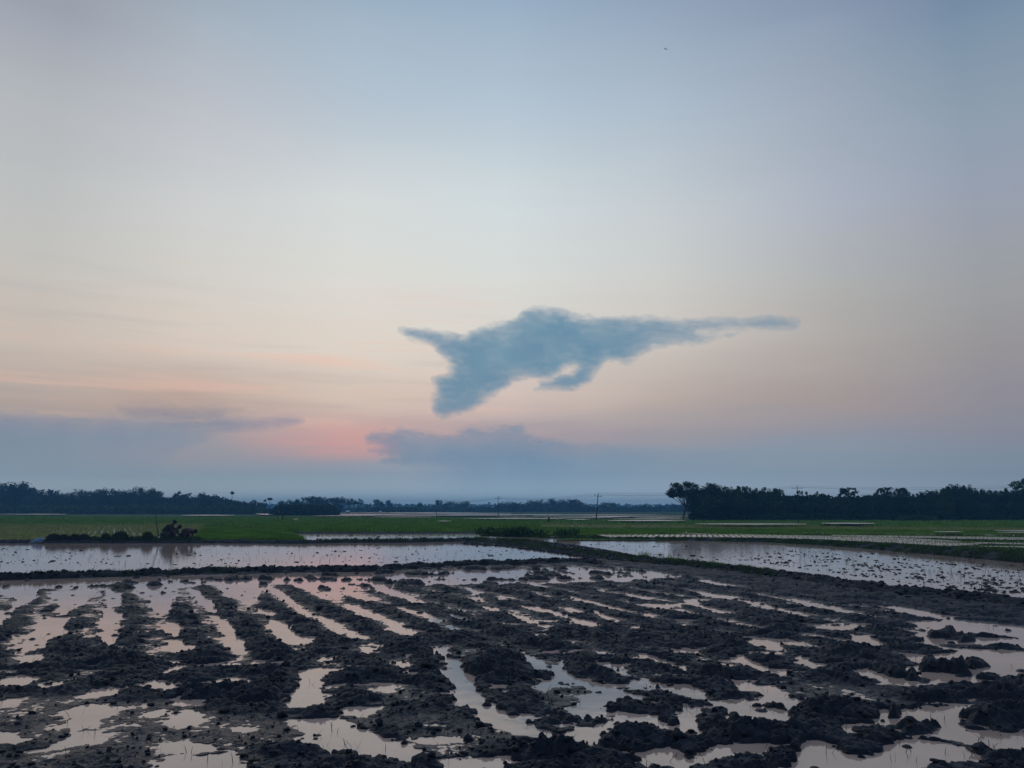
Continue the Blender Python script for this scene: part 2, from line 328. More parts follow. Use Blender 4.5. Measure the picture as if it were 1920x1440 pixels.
# ------------------------------------------------------------------ the ploughed mud field
def A(*p): return [(x / 3.0, 1040 + y / 3.0) for x, y in p]
def B(*p): return [(640 + x / 3.0, 1040 + y / 3.0) for x, y in p]
def Cc(*p): return [(1280 + x / 3.0, 1000 + y / 3.0) for x, y in p]
PUD = [
 A((-200,190),(0,180),(120,175),(200,200),(215,240),(100,300),(40,360),(0,395),(-150,480),(-150,330),(0,320),(60,300),(100,250),(60,225),(0,235),(-200,260)),
 A((270,205),(530,195),(570,232),(500,250),(470,280),(400,310),(350,345),(290,322),(340,290),(290,250)),
 A((600,200),(690,210),(670,290),(620,300),(640,320),(690,330),(670,400),(665,470),(640,510),(595,505),(562,450),(578,340),(605,300),(590,260)),
 A((250,355),(385,350),(355,400),(375,450),(300,470),(240,490),(260,520),(150,548),(108,562),(150,520),(165,480),(140,450),(210,430),(200,400)),
 A((105,575),(230,560),(240,590),(180,617),(108,604)),
 A((700,190),(960,180),(1000,215),(960,290),(930,335),(885,350),(880,320),(825,290),(860,260),(800,240)),
 A((878,400),(930,383),(1022,388),(1000,465),(950,445),(900,430)),
 A((945,480),(1000,475),(1050,505),(1118,522),(1060,545),(1000,555),(915,535),(945,510)),
 A((1060,190),(1110,200),(1160,250),(1200,280),(1230,330),(1180,320),(1120,280),(1080,230)),
 A((1178,340),(1228,345),(1285,380),(1325,440),(1300,485),(1255,455),(1232,400)),
 A((1285,478),(1385,478),(1368,560),(1320,535),(1290,510)),
 A((1200,150),(1330,140),(1480,160),(1600,220),(1660,270),(1755,345),(1705,342),(1640,290),(1550,230),(1470,200),(1440,280),(1400,290),(1330,245),(1250,210)),
 A((1445,300),(1535,320),(1532,348),(1450,328)),
 A((1512,368),(1592,373),(1640,430),(1725,482),(1700,505),(1640,505),(1590,482),(1555,462),(1518,430)),
 A((1640,140),(1900,100),(1930,250),(1850,255),(1780,230),(1700,180)),
 A((1788,345),(1850,360),(1925,410),(1925,455),(1870,425),(1800,372)),
 A((30,690),(140,678),(205,690),(130,735),(38,738)), A((215,735),(330,722),(345,752),(240,758)),
 A((475,790),(560,757),(695,742),(660,790),(560,795),(500,808)), A((775,740),(850,712),(1005,735),(990,765),(860,760),(790,752)),
 A((1075,735),(1300,698),(1422,708),(1360,738),(1200,748)), A((945,635),(1022,633),(992,658),(943,657)),
 A((1428,598),(1602,603),(1580,622),(1438,618)),
 A((1650,660),(1800,640),(1905,648),(1800,690),(1788,760),(1812,820),(1770,865),(1700,870),(1615,838),(1655,765),(1720,712)),
 A((1798,590),(1905,573),(1900,592),(1800,603)), A((955,820),(1030,788),(1050,830),(1155,818),(1160,845),(1000,845)),
 A((-100,830),(130,813),(100,852),(-100,860)), A((325,900),(480,848),(640,848),(682,860),(600,908),(540,925),(520,962),(400,980),(325,975),(400,930)),
 A((200,1102),(380,1038),(480,1008),(622,1008),(520,1055),(380,1085),(260,1105)), A((828,900),(900,873),(942,890),(860,918)),
 A((945,910),(1060,878),(1135,910),(1100,955),(1000,975),(948,942)), A((868,1075),(1000,1058),(1152,1080),(1152,1113),(1040,1118),(918,1098)),
 A((855,1190),(1000,1138),(1250,1128),(1410,1180),(1410,1260),(855,1260)), A((-100,1008),(0,1008),(152,1040),(100,1065),(-100,1065)), A((1328,980),(1425,985),(1350,1013)),
 [(545,1351),(600,1349),(642,1354),(682,1369),(742,1394),(784,1415),(762,1432),(700,1422),(640,1414),(588,1397),(568,1371)],
 B((30,278),(130,308),(245,350),(200,363),(110,348),(55,312)), B((-10,190),(100,218),(225,265),(150,268),(60,238),(-10,218)),
 B((100,148),(300,198),(380,233),(475,277),(430,283),(330,243),(250,222),(130,182)), B((328,298),(440,318),(512,343),(548,382),(508,378),(470,343),(378,328)),
 B((262,368),(340,378),(335,405),(445,430),(400,450),(300,445),(278,402)), B((-5,408),(60,438),(108,467),(60,465),(-5,435)),
 B((690,178),(760,203),(835,226),(760,220)), B((558,318),(660,343),(755,380),(700,375),(620,350)),
 B((788,283),(885,308),(875,324),(800,305)), B((1008,283),(1150,303),(1260,343),(1350,363),(1445,378),(1442,402),(1330,395),(1290,365),(1180,340),(1060,310)),
 B((928,323),(1040,353),(1105,385),(1060,390),(968,348)), B((1108,393),(1235,403),(1180,415)), B((1288,233),(1450,272),(1600,307),(1705,330),(1640,325),(1480,290),(1330,260)),
 B((1418,313),(1500,343),(1595,370),(1540,376),(1438,335)), B((1598,213),(1755,238),(1720,254),(1608,234)), B((1698,273),(1850,283),(1925,268),(1925,292),(1800,304)),
 B((1718,318),(1775,338),(1762,360),(1728,345)), B((526,540),(600,515),(614,560),(556,580)),
 B((605,580),(680,600),(702,650),(742,690),(737,740),(772,790),(862,850),(922,900),(980,912),(1032,902),(1052,960),(1112,990),(1182,1012),(1262,1012),(1362,980),(1485,990),(1450,1050),(1410,1105),(1340,1095),(1250,1065),(1140,1045),(1000,1010),(948,990),(858,962),(778,945),(742,905),(732,862),(655,842),(636,812),(668,782),(628,742),(600,690)),
 B((1018,548),(1060,578),(1130,598),(1152,640),(1200,648),(1238,600),(1262,650),(1312,690),(1402,718),(1482,733),(1562,758),(1642,788),(1722,828),(1765,820),(1742,856),(1640,818),(1540,812),(1542,853),(1450,864),(1328,833),(1338,800),(1402,788),(1482,778),(1400,762),(1300,730),(1212,715),(1132,764),(1078,742),(1118,728),(1208,692),(1178,654),(1098,644),(1056,604)),
 B((1278,870),(1350,838),(1462,858),(1492,883),(1602,888),(1722,898),(1782,928),(1862,963),(1925,958),(1925,1014),(1850,1014),(1778,974),(1700,954),(1600,954),(1530,934),(1460,924),(1370,924),(1298,894)),
 B((1118,538),(1282,543),(1262,563),(1128,558)), B((1418,598),(1502,608),(1562,628),(1605,618),(1595,685),(1558,655),(1478,644)),
 B((1648,590),(1690,552),(1752,578),(1832,598),(1925,618),(1925,655),(1828,624),(1782,600),(1700,594)), B((1598,708),(1722,713),(1852,743),(1925,743),(1925,805),(1848,784),(1758,740)),
 B((1848,528),(1925,533),(1925,553),(1858,548)), B((8,880),(60,858),(195,863),(150,900),(58,904)), B((186,750),(290,727),(335,745),(280,770)), B((98,550),(150,523),(195,545),(150,565)),
 B((278,608),(385,618),(342,634)), B((358,663),(435,663),(400,690)), B((418,1045),(560,1022),(645,1040),(560,1065),(448,1060)), B((540,1150),(700,1158),(922,1148),(932,1260),(560,1260)),
 B((1498,1093),(1560,1108),(1660,1128),(1740,1088),(1862,1088),(1925,1108),(1925,1205),(1700,1165),(1558,1125)), B((846,735),(932,733),(922,753),(853,758)),
 B((740,200),(760,250),(800,262)), B((880,235),(940,250),(935,265),(885,262)), B((610,395),(680,420),(660,428),(590,408)),
 Cc((356,610),(430,588),(520,598),(620,598),(695,625),(560,638),(550,670),(500,655),(428,634)), Cc((648,688),(702,698),(752,728),(805,745),(740,760),(688,734)),
 Cc((948,770),(1032,763),(1122,798),(1202,818),(1352,828),(1352,868),(1230,855),(1098,824),(998,804)),
 Cc((1260,498),(1500,485),(1700,495),(2300,560),(2300,610),(1920,592),(1700,562),(1450,602),(1278,592),(1378,550)),
 Cc((1218,673),(1400,690),(1600,653),(1920,660),(2300,670),(2300,790),(1920,785),(1780,795),(1620,802),(1640,820),(1762,830),(1742,852),(1400,848),(1318,802),(1248,802),(1278,760),(1328,740),(1288,710)),
 Cc((238,708),(330,688),(392,728),(482,758),(605,768),(592,800),(508,794),(428,764),(348,738)), Cc((298,828),(360,828),(402,858),(502,858),(562,888),(602,928),(662,928),(685,972),(600,988),(498,964),(458,950),(468,902),(398,888),(318,862)),
 Cc((178,948),(300,953),(402,968),(502,983),(562,998),(602,1038),(635,1082),(560,1095),(448,1074),(368,1054),(288,1024),(268,992),(188,984)),
 Cc((0,963),(92,988),(104,1010),(44,1040),(104,1120),(84,1153),(0,1133)), Cc((0,848),(82,868),(144,930),(60,944),(0,934)),
 Cc((1108,1000),(1350,983),(1500,973),(1625,978),(1602,1012),(1542,1042),(1532,1082),(1602,1112),(1802,1124),(1920,1118),(2300,1118),(2300,1248),(1750,1244),(1678,1204),(1498,1144),(1398,1164),(1248,1144),(1218,1092),(1128,1064)),
 Cc((998,1270),(1122,1238),(1222,1178),(1302,1158),(1452,1168),(1602,1228),(1685,1280),(1500,1294),(1330,1294),(1244,1304),(1244,1400),(690,1400),(648,1240),(698,1178),(752,1158),(832,1188),(902,1238)),
 Cc((888,1068),(1000,1068),(1044,1074),(962,1104),(952,1144),(898,1124)), Cc((98,1230),(350,1198),(452,1193),(605,1188),(562,1214),(482,1234),(462,1274),(300,1264),(200,1294),(50,1302)),
 Cc((658,528),(760,533),(1000,508),(1055,520),(900,545),(798,550)), Cc((938,568),(1022,573),(1102,608),(1135,620),(980,635)), Cc((0,648),(94,653),(84,680),(0,675)),
 Cc((598,368),(900,418),(900,440),(700,415)), Cc((1058,403),(1230,413),(1400,448),(1565,470),(1500,485),(1350,475),(1258,445)), Cc((0,368),(60,368),(112,408),(242,438),(295,450),(200,450),(98,424),(28,404)),
 Cc((278,368),(420,388),(562,428),(725,450),(640,455),(498,430),(398,404)), Cc((88,328),(300,358),(262,374),(118,350)), Cc((1398,598),(1560,598),(1700,588),(2200,608),(2200,648),(1700,630),(1560,628),(1398,624)),
 Cc((100,250),(260,290),(240,300),(90,270)), Cc((430,340),(620,372),(600,380),(430,352)),
]
SPARSE = [   # shallow water with scattered clods
 [(-260,1088),(0,1086),(300,1080),(600,1073),(900,1066),(1080,1062),(1190,1068),(1300,1082),(1150,1092),(1000,1096),(860,1098),(780,1100),(690,1108),(600,1110),(540,1098),(420,1096),(330,1104),(200,1106),(90,1106),(0,1108),(-260,1120)],
]
ISL = [Cc((1330,740),(1400,695),(1440,730),(1602,748),(1592,802),(1500,784),(1348,778)), Cc((1588,720),(1680,712),(1735,750),(1620,765)), Cc((1148,783),(1252,788),(1252,814),(1154,808)), Cc((1263,793),(1328,798),(1322,832),(1268,828)), Cc((1380,560),(1540,560),(1520,590),(1390,590)),
       Cc((1540,588),(1640,590),(1640,612),(1560,615)), Cc((1180,990),(1210,1000),(1210,1040),(1170,1040)), Cc((1230,1090),(1420,1080),(1420,1130),(1250,1135)), Cc((1670,1210),(1710,1215),(1700,1240),(1670,1235)), Cc((1690,1250),(1920,1245),(1920,1300),(1720,1290)),
       B((690,600),(800,590),(1000,610),(900,640),(770,680),(700,660))]
SLICK = [[(-80,1305),(250,1300),(380,1330),(560,1345),(620,1360),(560,1400),(450,1440),(-80,1460)], B((1130,770),(1250,760),(1420,780),(1380,860),(1290,900),(1150,890),(1050,850)),
         B((0,860),(330,820),(600,880),(640,960),(300,980),(0,1000)), B((330,980),(900,1010),(980,1100),(700,1150),(400,1130)), Cc((560,800),(900,860),(1200,900),(1180,960),(900,950),(700,900)), Cc((1150,800),(1300,830),(1250,900),(1100,870)),
         B((200,740),(380,740),(560,850),(300,860)), A((700,930),(1400,900),(1600,960),(1300,1060),(1000,1040))]
MOUND = [ # (x, y, radius_m_x, radius_m_y, height)
 (1210,1395,.42,.22,.10),(1180,1385,.3,.2,.07),(1010,1408,.55,.28,.09),(1100,1425,.5,.2,.07),(795,1431,.13,.11,.12),(930,1238,.6,.3,.08),(895,1282,.5,.3,.05),
 (1400,1370,.55,.30,.11),(1470,1385,.4,.2,.09),(1340,1350,.2,.2,.08),(1880,1300,1.5,.5,.07),(1900,1345,.9,.35,.11),(1560,1332,.6,.28,.10),(1520,1380,.3,.2,.06),(1660,1390,.45,.4,.10),
 (1380,1430,.45,.15,.08),(1440,1434,.5,.2,.10),(248,1300,.25,.2,.09),(270,1308,.6,.2,.07),(420,1300,.6,.22,.08),(90,1298,.6,.2,.06),(120,1245,1.2,.4,.05),(700,1330,.8,.3,.05),(600,1405,.5,.15,.04),
 (1575,1222,.5,.3,.07),(1600,1250,.8,.3,.07),(1750,1250,.25,.2,.09),(1490,1216,.35,.2,.06),(1200,1250,.7,.3,.05),(1100,1260,.6,.25,.05),(1110,1155,1.0,.4,.04),(40,1400,.5,.15,.05),(540,1408,.4,.12,.05)]
FDIR = math.atan2(gnd(213, 980)[0], gnd(213, 980)[1])          # azimuth of the plough furrows
fu = (math.sin(FDIR), math.cos(FDIR)); fv = (math.cos(FDIR), -math.sin(FDIR))

def mud_height(X, Y):
    r = np.hypot(X, Y); U = X * fu[0] + Y * fu[1]; V = X * fv[0] + Y * fv[1]
    SD = np.full(X.shape, -2.0); 
    def acc(polys, init):
        S = np.full(X.shape, init)
        for pts in polys:
            W = np.array(wpoly(pts)); x0, y0 = W.min(0) - .5; x1, y1 = W.max(0) + .5
            k = (X > x0) & (X < x1) & (Y > y0) & (Y < y1)
            if k.any(): S[k] = np.maximum(S[k], sdf(W, X[k], Y[k]))
        return S
    SD = acc(PUD, -0.5); SI = acc(ISL, -0.5); SS = acc(SPARSE, -0.5); SL = acc(SLICK, -0.5)
    n3 = fbm(X * 3.1, Y * 3.1, 3, 11); n12 = fbm(X * 13, Y * 13, 3, 21)
    low = fbm(X * .55, Y * .8, 3, 31)
    k1 = clods(X / .24 + n3 * .5, Y / .24, 1); k2 = clods(X / .10 + n3, Y / .10 + n12 * .3, 2); k3 = clods(X / .045, Y / .045, 3, .8)
    k0 = clods(X / .55 + n3 * .3, Y / .55, 4, .8)
    amp = ss(-.45, .35, fbm(X * 1.3, Y * 1.3, 2, 41))
    rough = 0.30 + 0.70 * amp
    slick = ss(-.25, .15, SL + n3 * .25)
    rough = rough * (1 - .78 * slick)
    far = ss(8, 18, r)
    cl = (.030 * k1 + .046 * k2 + .030 * k3 + .006 * np.abs(fbm(X * 45, Y * 45, 2, 111))) * rough * (1 - .40 * far) + .014 * k0 * rough * (1 - slick)
    fwave = np.sin(2 * np.pi * (V / .84 + n3 * .12 + low * .4))
    fm = ss(8.6, 10.5, r + low * 1.5) * (0.65 + .35 * fbm(U * .5, V * .5, 2, 51))
    base = .009 + .027 * fwave * fm + .012 * low + .022 * n3 + .016 * n12
    # cross ruts on the headland close by
    base += (1 - fm) * .016 * np.sin(2 * np.pi * (Y * .85 + low * 1.6 + .25 * X)) 
    base = base * (1 - slick) + slick * (.000 + .012 * n3 + .013 * n12 + .004 * fbm(X * 40, Y * 40, 2, 61))
    fr = fm * (1 - slick)
    base = base - .003 * fr
    cl = cl * (1 - fr * .45 * (1 - ss(-.7, .5, fwave + n12 * .8)))
    gapn = fbm(X * 1.9 + 3, Y * 2.8, 4, 121, .6)
    base = base - .045 * ss(.10, .36, gapn) * (1 - slick)
    cl = cl * (1 - .6 * ss(.10, .36, gapn))
    gap2 = ss(.22, .42, fbm(X * 5.5 + 7, Y * 8 + 2, 3, 131, .6)) * (1 - slick)
    base = base - .022 * gap2; cl = cl * (1 - .5 * gap2)
    h = base + cl
    for (px, py, rx, ry, hh) in MOUND:
        cx_, cy_, _ = gnd(px, py)
        q = ((X - cx_) / rx) ** 2 + ((Y - cy_) / ry) ** 2
        h = h + np.where(q < 1, .46 * hh * np.clip(1 - q, 0, 1) ** .7 * (.8 + .35 * k2 + .3 * n12), 0)
    edge = SD + .036 + .060 * n3 + .060 * n12 - .10 * (k2 - .35) * ss(.0, .5, amp + .3) - .05 * (k1 - .4)
    p = ss(-.035, .025, edge)
    # banks fall towards the puddle
    h = np.where(SD > -.45, h * (.45 + .55 * ss(0, .30, -SD)), h)
    deep = -.035 + .012 * n3
    tiny = np.maximum(0, clods(X / .5, Y / .5, 9, .16) - .25) * .09
    h = h * (1 - p) + (deep + tiny) * p
    # islands in open water
    q = ss(-.06, .06, SI + .05 * n3 + .04 * n12)
    h = h + q * np.maximum(0, (.03 + cl * 1.6) - h)
    # scattered clods in the far shallow water
    s = ss(-.1, .2, SS + .3 * n3)
    isl = fbm(U * .9 + 5, V * 2.0, 4, 71, .6) + .55 * fbm(X * .5, Y * 1.2, 2, 81)
    fc = -.03 + np.clip(isl - .20, 0, .3) * .35 + cl * .8 * ss(.15, .3, isl) + np.maximum(0, k1 - .75) * .12
    h = h * (1 - s) + fc * s
    return h

BANK_A = [(-400,1078),(-80,1077),(0,1077),(100,1074),(250,1070),(400,1066),(560,1063),(700,1062),(800,1056),(900,1051),(960,1052),(1020,1048),(1080,1047),(1150,1053)]
BANK_C = [(-500,1014),(-60,1013),(100,1013),(300,1013),(420,1013),(560,1014),(640,1012),(760,1012),(860,1010),(920,1010),(980,1014),(1040,1019)]
BANK_E = [(880,1012),(960,1020),(1050,1028),(1130,1038),(1200,1045),(1300,1054),(1400,1066),(1500,1076),(1600,1092),(1700,1103),(1800,1110),(1920,1125),(2100,1150),(2500,1215)]
BANK_G = [(930,1003),(1040,1007),(1140,1009),(1300,1010),(1450,1012),(1600,1019),(1750,1028),(1920,1038),(2100,1052),(2500,1085)]
def line_world(pts, z): return np.array([gnd(x, y, z)[:2] for x, y in pts])
def dist_line(W, X, Y):
    d = np.full(X.shape, 1e9)
    for (ax, ay), (bx, by) in zip(W[:-1], W[1:]):
        ex, ey = bx - ax, by - ay; t = np.clip(((X - ax) * ex + (Y - ay) * ey) / (ex * ex + ey * ey), 0, 1)
        d = np.minimum(d, np.hypot(X - ax - ex * t, Y - ay - ey * t))
    return d
def polar(r0, r1, a0, a1, nr, na, power=1.6):
    q = 1 - power
    r = (np.linspace(r0 ** q, r1 ** q, nr)) ** (1 / q)
    a = np.linspace(R(a0), R(a1), na)
    Rr, Aa = np.meshgrid(r, a, indexing='ij')
    X, Y = Rr * np.sin(Aa), Rr * np.cos(Aa)
    i = np.arange(nr * na).reshape(nr, na)
    Q = np.stack([i[:-1, :-1], i[:-1, 1:], i[1:, 1:], i[1:, :-1]], -1).reshape(-1, 4)[:, ::-1]
    return X, Y, Q
X, Y, Q = polar(4.4, 33.0, -49, 50, 790, 1230, 1.7)
FIELD = [(-700,1083),(-400,1083),(0,1083),(250,1077),(560,1070),(800,1063),(1020,1056),(1100,1050),(1180,1052),(1300,1062),(1400,1074),(1500,1086),(1600,1102),(1700,1113),(1800,1120),(1920,1136),(2100,1162),(2700,1240)]
FW = wpoly(FIELD) + [(40, 1), (-40, 1)]
S = sdf(FW, X, Y)
Hh = mud_height(X, Y)
WA, WE = line_world(BANK_A, .13), line_world(BANK_E, .15)
# mud heaped at the foot of the crosswise bank
dE = dist_line(WE, X, Y)
rise = ss(2.6, .5, dE + 1.2 * fbm(X * .7, Y * .7, 2, 91)) * ss(3.0, 6.0, X + .0 * Y)
Hh = np.maximum(Hh, Hh * (1 - rise) + rise * (.045 + .06 * clods(X / .2, Y / .2, 5) + .03 * fbm(X * 3, Y * 3, 3, 95)))
Hh = np.where(S > 0, Hh, -.06 * ss(0, .3, -S) + Hh * (1 - ss(0, .3, -S)))
keep = (S > -1.2)
used = keep.ravel()[Q].any(1)
idx = np.full(X.size, -1, np.int64); Qk = Q[used]; u_ = np.unique(Qk); idx[u_] = np.arange(len(u_))
me = mesh_np('mud_field', np.c_[X.ravel(), Y.ravel(), Hh.ravel()][u_], idx[Qk], 4)
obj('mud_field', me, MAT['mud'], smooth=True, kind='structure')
print('mud quads', len(Qk))

# loose clods along the puddle edges --------------------------------
ico_v = None
def clod_shape():
    import bmesh
    bm = bmesh.new(); bmesh.ops.create_icosphere(bm, subdivisions=1, radius=1.0)
    v = np.array([x.co[:] for x in bm.verts]); f = np.array([[q.index for q in x.verts] for x in bm.faces]); bm.free(); return v, f
IV, IF = clod_shape()
def scatter_clods(name, P, size, m, flat=.75):
    n = len(P)
    sc_ = size[:, None] * rng.uniform(.6, 1.4, (n, 3)) * np.array([1, 1, flat])
    V = IV[None] * (1 + rng.uniform(-.38, .38, (n, len(IV), 1)))
    a = rng.uniform(0, 6.28, n); ca, sa = np.cos(a)[:, None], np.sin(a)[:, None]
    V = V * sc_[:, None, :]
    V = np.stack([V[..., 0] * ca - V[..., 1] * sa, V[..., 0] * sa + V[..., 1] * ca, V[..., 2]], -1) + P[:, None, :]
    Fq = (IF[None] + (np.arange(n) * len(IV))[:, None, None]).reshape(-1, 3)
    return obj(name, mesh_np(name, V.reshape(-1, 3), Fq, 3), m, kind='stuff')
flatX, flatY, flatH = X.ravel(), Y.ravel(), Hh.ravel()
rr = np.hypot(flatX, flatY)
cand = np.where((flatH > .004) & (flatH < .16) & (S.ravel() > 0) & (rr < 22))[0]
wgt = (rr[cand] ** 0.2) * np.where(flatH[cand] < .03, .6, 1.0); wgt /= wgt.sum()
pick = rng.choice(cand, 15000, p=wgt, replace=False)
sz = np.exp(rng.normal(-4.55, .5, len(pick))) * (1 + rr[pick] * .012)
scatter_clods('mud_clods', np.c_[flatX[pick], flatY[pick], flatH[pick] + sz * .25], np.clip(sz, .005, .045), MAT['mud'], .6)

# ------------------------------------------------------------------ banks between the fields
def bank(name, pts, z, halfw, h, seed, step=.09, m='soil', nw=15, rough=1.0, hz=None):
    hz = hz or [z] * len(pts)
    W = np.array([gnd(p_[0], p_[1], q_)[:2] for p_, q_ in zip(pts, hz)]); seg = np.hypot(*np.diff(W, axis=0).T); s = np.r_[0, np.cumsum(seg)]
    n = int(s[-1] / step); t = np.linspace(0, s[-1], n)
    cx_ = np.interp(t, s, W[:, 0]); cy_ = np.interp(t, s, W[:, 1])
    kk = 15; ker = np.ones(kk) / kk
    cx_ = np.convolve(np.pad(cx_, kk // 2, 'edge'), ker, 'valid'); cy_ = np.convolve(np.pad(cy_, kk // 2, 'edge'), ker, 'valid')
    tx, ty = np.gradient(cx_), np.gradient(cy_); L_ = np.hypot(tx, ty); nx, ny = -ty / L_, tx / L_
    v = np.linspace(-1, 1, nw)
    wv = halfw * (1 + .18 * fbm(t * .8, t * 0 + seed, 3, seed))
    X = cx_[:, None] + nx[:, None] * v * wv[:, None]; Y = cy_[:, None] + ny[:, None] * v * wv[:, None]
    prof = np.cos(v * np.pi / 2) ** .75
    hb_ = np.interp(t, s, hz) * (1 + .28 * fbm(t * .7, t * 0 + 3, 3, seed + 5))
    endt = ss(0, 1.2, t) * ss(0, 1.2, s[-1] - t)
    hh = hb_
    Z = -.05 + prof[None] * (hh[:, None] + .05)
    Z = Z + rough * prof[None] * (.07 * clods(X / .22, Y / .22, seed) + .03 * clods(X / .09, Y / .09, seed + 1) + .04 * fbm(X * 2.2, Y * 2.2, 3, seed) - .03)
    Z = Z * endt[:, None] - .06 * (1 - endt[:, None])
    i = np.arange(n * nw).reshape(n, nw); Qb = np.stack([i[:-1, :-1], i[:-1, 1:], i[1:, 1:], i[1:, :-1]], -1).reshape(-1, 4)
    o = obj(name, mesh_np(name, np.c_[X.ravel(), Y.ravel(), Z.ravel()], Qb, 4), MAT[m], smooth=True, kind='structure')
    return X, Y, Z
bA = bank('field_bank', BANK_A, .13, .36, .13, 3, step=.055)
bC = bank('field_bank', BANK_C, .14, .5, .14, 13, step=.08)
bE = bank('field_bank', BANK_E, .15, .62, .15, 23, step=.055, nw=21, hz=[.04, .05, .07, .10] + [.15] * 10)
bG = bank('field_bank', BANK_G, .26, .75, .26, 33, step=.10, hz=[.05, .05, .06, .09, .12, .15, .20, .26, .28, .28])
BANK_H = [(-500,999),(500,999),(560,998.5),(760,998.5),(900,997.5),(960,1000)]
bH = bank('field_bank', BANK_H[1:], .06, .5, .06, 43, step=.2)

for b_, n_ in ((bA, 1400), (bE, 3200), (bC, 900)):
    Xb, Yb, Zb = b_; i_ = rng.integers(0, Xb.shape[0], n_); j_ = rng.integers(2, Xb.shape[1] - 2, n_)
    s_b = np.clip(np.exp(rng.normal(-3.6, .45, n_)), .01, .08)
    scatter_clods('mud_clods', np.c_[Xb[i_, j_], Yb[i_, j_], Zb[i_, j_]] + rng.normal(0, .04, (n_, 3)) * [1, 1, 0], s_b, MAT['mud'], .7)

# ------------------------------------------------------------------ plants as masses of blades
def in_poly(W, x, y): return sdf(W, x, y) > 0
def blades(name, P, h, wdt, m, per=4, spread=.04, lean=.35, props=None, tip=.15):
    n = len(P); K = n * per
    base = np.repeat(P, per, 0) + np.c_[rng.normal(0, spread, (K, 2)), np.zeros(K)]
    hh = np.repeat(np.broadcast_to(h, (n,)), per) * rng.uniform(.55, 1.15, K); ww = np.repeat(np.broadcast_to(wdt, (n,)), per)
    a = rng.uniform(0, np.pi * 2, K); dx, dy = np.cos(a) * ww / 2, np.sin(a) * ww / 2
    la = rng.uniform(0, np.pi * 2, K); ll = np.abs(rng.normal(0, lean, K)) * hh
    z0 = base[:, 2]
    v0 = np.c_[base[:, 0] - dx, base[:, 1] - dy, z0]; v1 = np.c_[base[:, 0] + dx, base[:, 1] + dy, z0]
    mx_, my_ = base[:, 0] + np.cos(la) * ll * .4, base[:, 1] + np.sin(la) * ll * .4
    v2 = np.c_[mx_ + dx * .8, my_ + dy * .8, z0 + hh * .6]; v3 = np.c_[mx_ - dx * .8, my_ - dy * .8, z0 + hh * .6]
    v4 = np.c_[base[:, 0] + np.cos(la) * ll, base[:, 1] + np.sin(la) * ll, z0 + hh]
    V = np.stack([v0, v1, v2, v3, v4], 1).reshape(-1, 3)
    i = np.arange(K)[:, None] * 5
    T = np.concatenate([i + [0, 1, 2], i + [0, 2, 3], i + [3, 2, 4]], 1).reshape(-1, 3)
    return obj(name, mesh_np(name, V, T, 3), m, kind='stuff', **(props or {}))
def fill_px(pts, n, z):
    P = np.array(pts, float); x0, y0 = P.min(0); x1, y1 = P.max(0)
    xs = rng.uniform(x0, x1, n * 3); ys = rng.uniform(y0, y1, n * 3)
    k = in_poly(P, xs, ys); xs, ys = xs[k][:n], ys[k][:n]
    gx_, gy_ = gnd_np(xs, ys, z)
    return np.c_[gx_, gy_, np.full(len(gx_), z)]
def fill_grid(pts, sx, sy, ang, z, jit=.2):
    W = np.array(wpoly(pts, z)); ca, sa = math.cos(ang), math.sin(ang)
    # u along (sin,cos), v across
    U = W[:, 0] * sa + W[:, 1] * ca; V = W[:, 0] * ca - W[:, 1] * sa
    u, v = np.meshgrid(np.arange(U.min(), U.max(), sy), np.arange(V.min(), V.max(), sx)); u = u.ravel(); v = v.ravel()
    u = u + rng.normal(0, sy * jit, len(u)); v = v + rng.normal(0, sx * jit * .35, len(v)) + .05 * np.sin(u * .5)
    x = u * sa + v * ca; y = u * ca - v * sa
    k = in_poly(W, x, y); return np.c_[x[k], y[k], np.full(k.sum(), z)]

# young transplanted rice in rows, standing in water
L1 = [(-330,1017),(372,1016),(385,1002),(398,982),(-330,981)]
P = fill_grid(L1, .42, .19, FDIR, -.01, .45)
gap = vnoise(P[:, 0] * .35, P[:, 1] * .35, 77) + vnoise(P[:, 0] * 2, P[:, 1] * 2, 78) * .4
Vv = P[:, 0] * fv[0] + P[:, 1] * fv[1]
open_ = (px_np(P[:, 0], P[:, 1])[0] > 150) & (px_np(P[:, 0], P[:, 1])[0] < 275)
P = P[(gap > -.55)]
blades('young_rice', P, .20, .020, MAT['young'], per=4, spread=.028, lean=.22, props=dict(label='sparse young rice standing in rows in shallow water behind the planters'))
# dense rice
sheet('paddy_field', [(362,1016),(572,1013),(548,1001),(500,996),(384,984)], .05, MAT['paddy'], kind='structure')
P = fill_px([(365,1014),(570,1012),(546,1001),(500,996),(384,984)], 9000, .05)
blades('rice_crop', P, .20, .035, MAT['rice'], per=3, spread=.09, lean=.3, props=dict(label='bright green dense rice beside the planters'))
L3 = [(-500,981),(398,982.5),(500,992),(545,997.5),(900,997.5),(1010,991),(1010,972),(-500,966)]
sheet('paddy_field', L3, .05, MAT['paddy'], kind='structure')
P = fill_px(L3, 26000, .05); d = P[:, 1]
blades('rice_crop', P, np.clip(.30 + .05 * vnoise(P[:, 0] * .05, P[:, 1] * .05), .1, .5), .05 + d * .0006, MAT['rice'], per=2, spread=.2, lean=.25, props=dict(label='long dark green belt of tall dense rice beyond the small pond'))
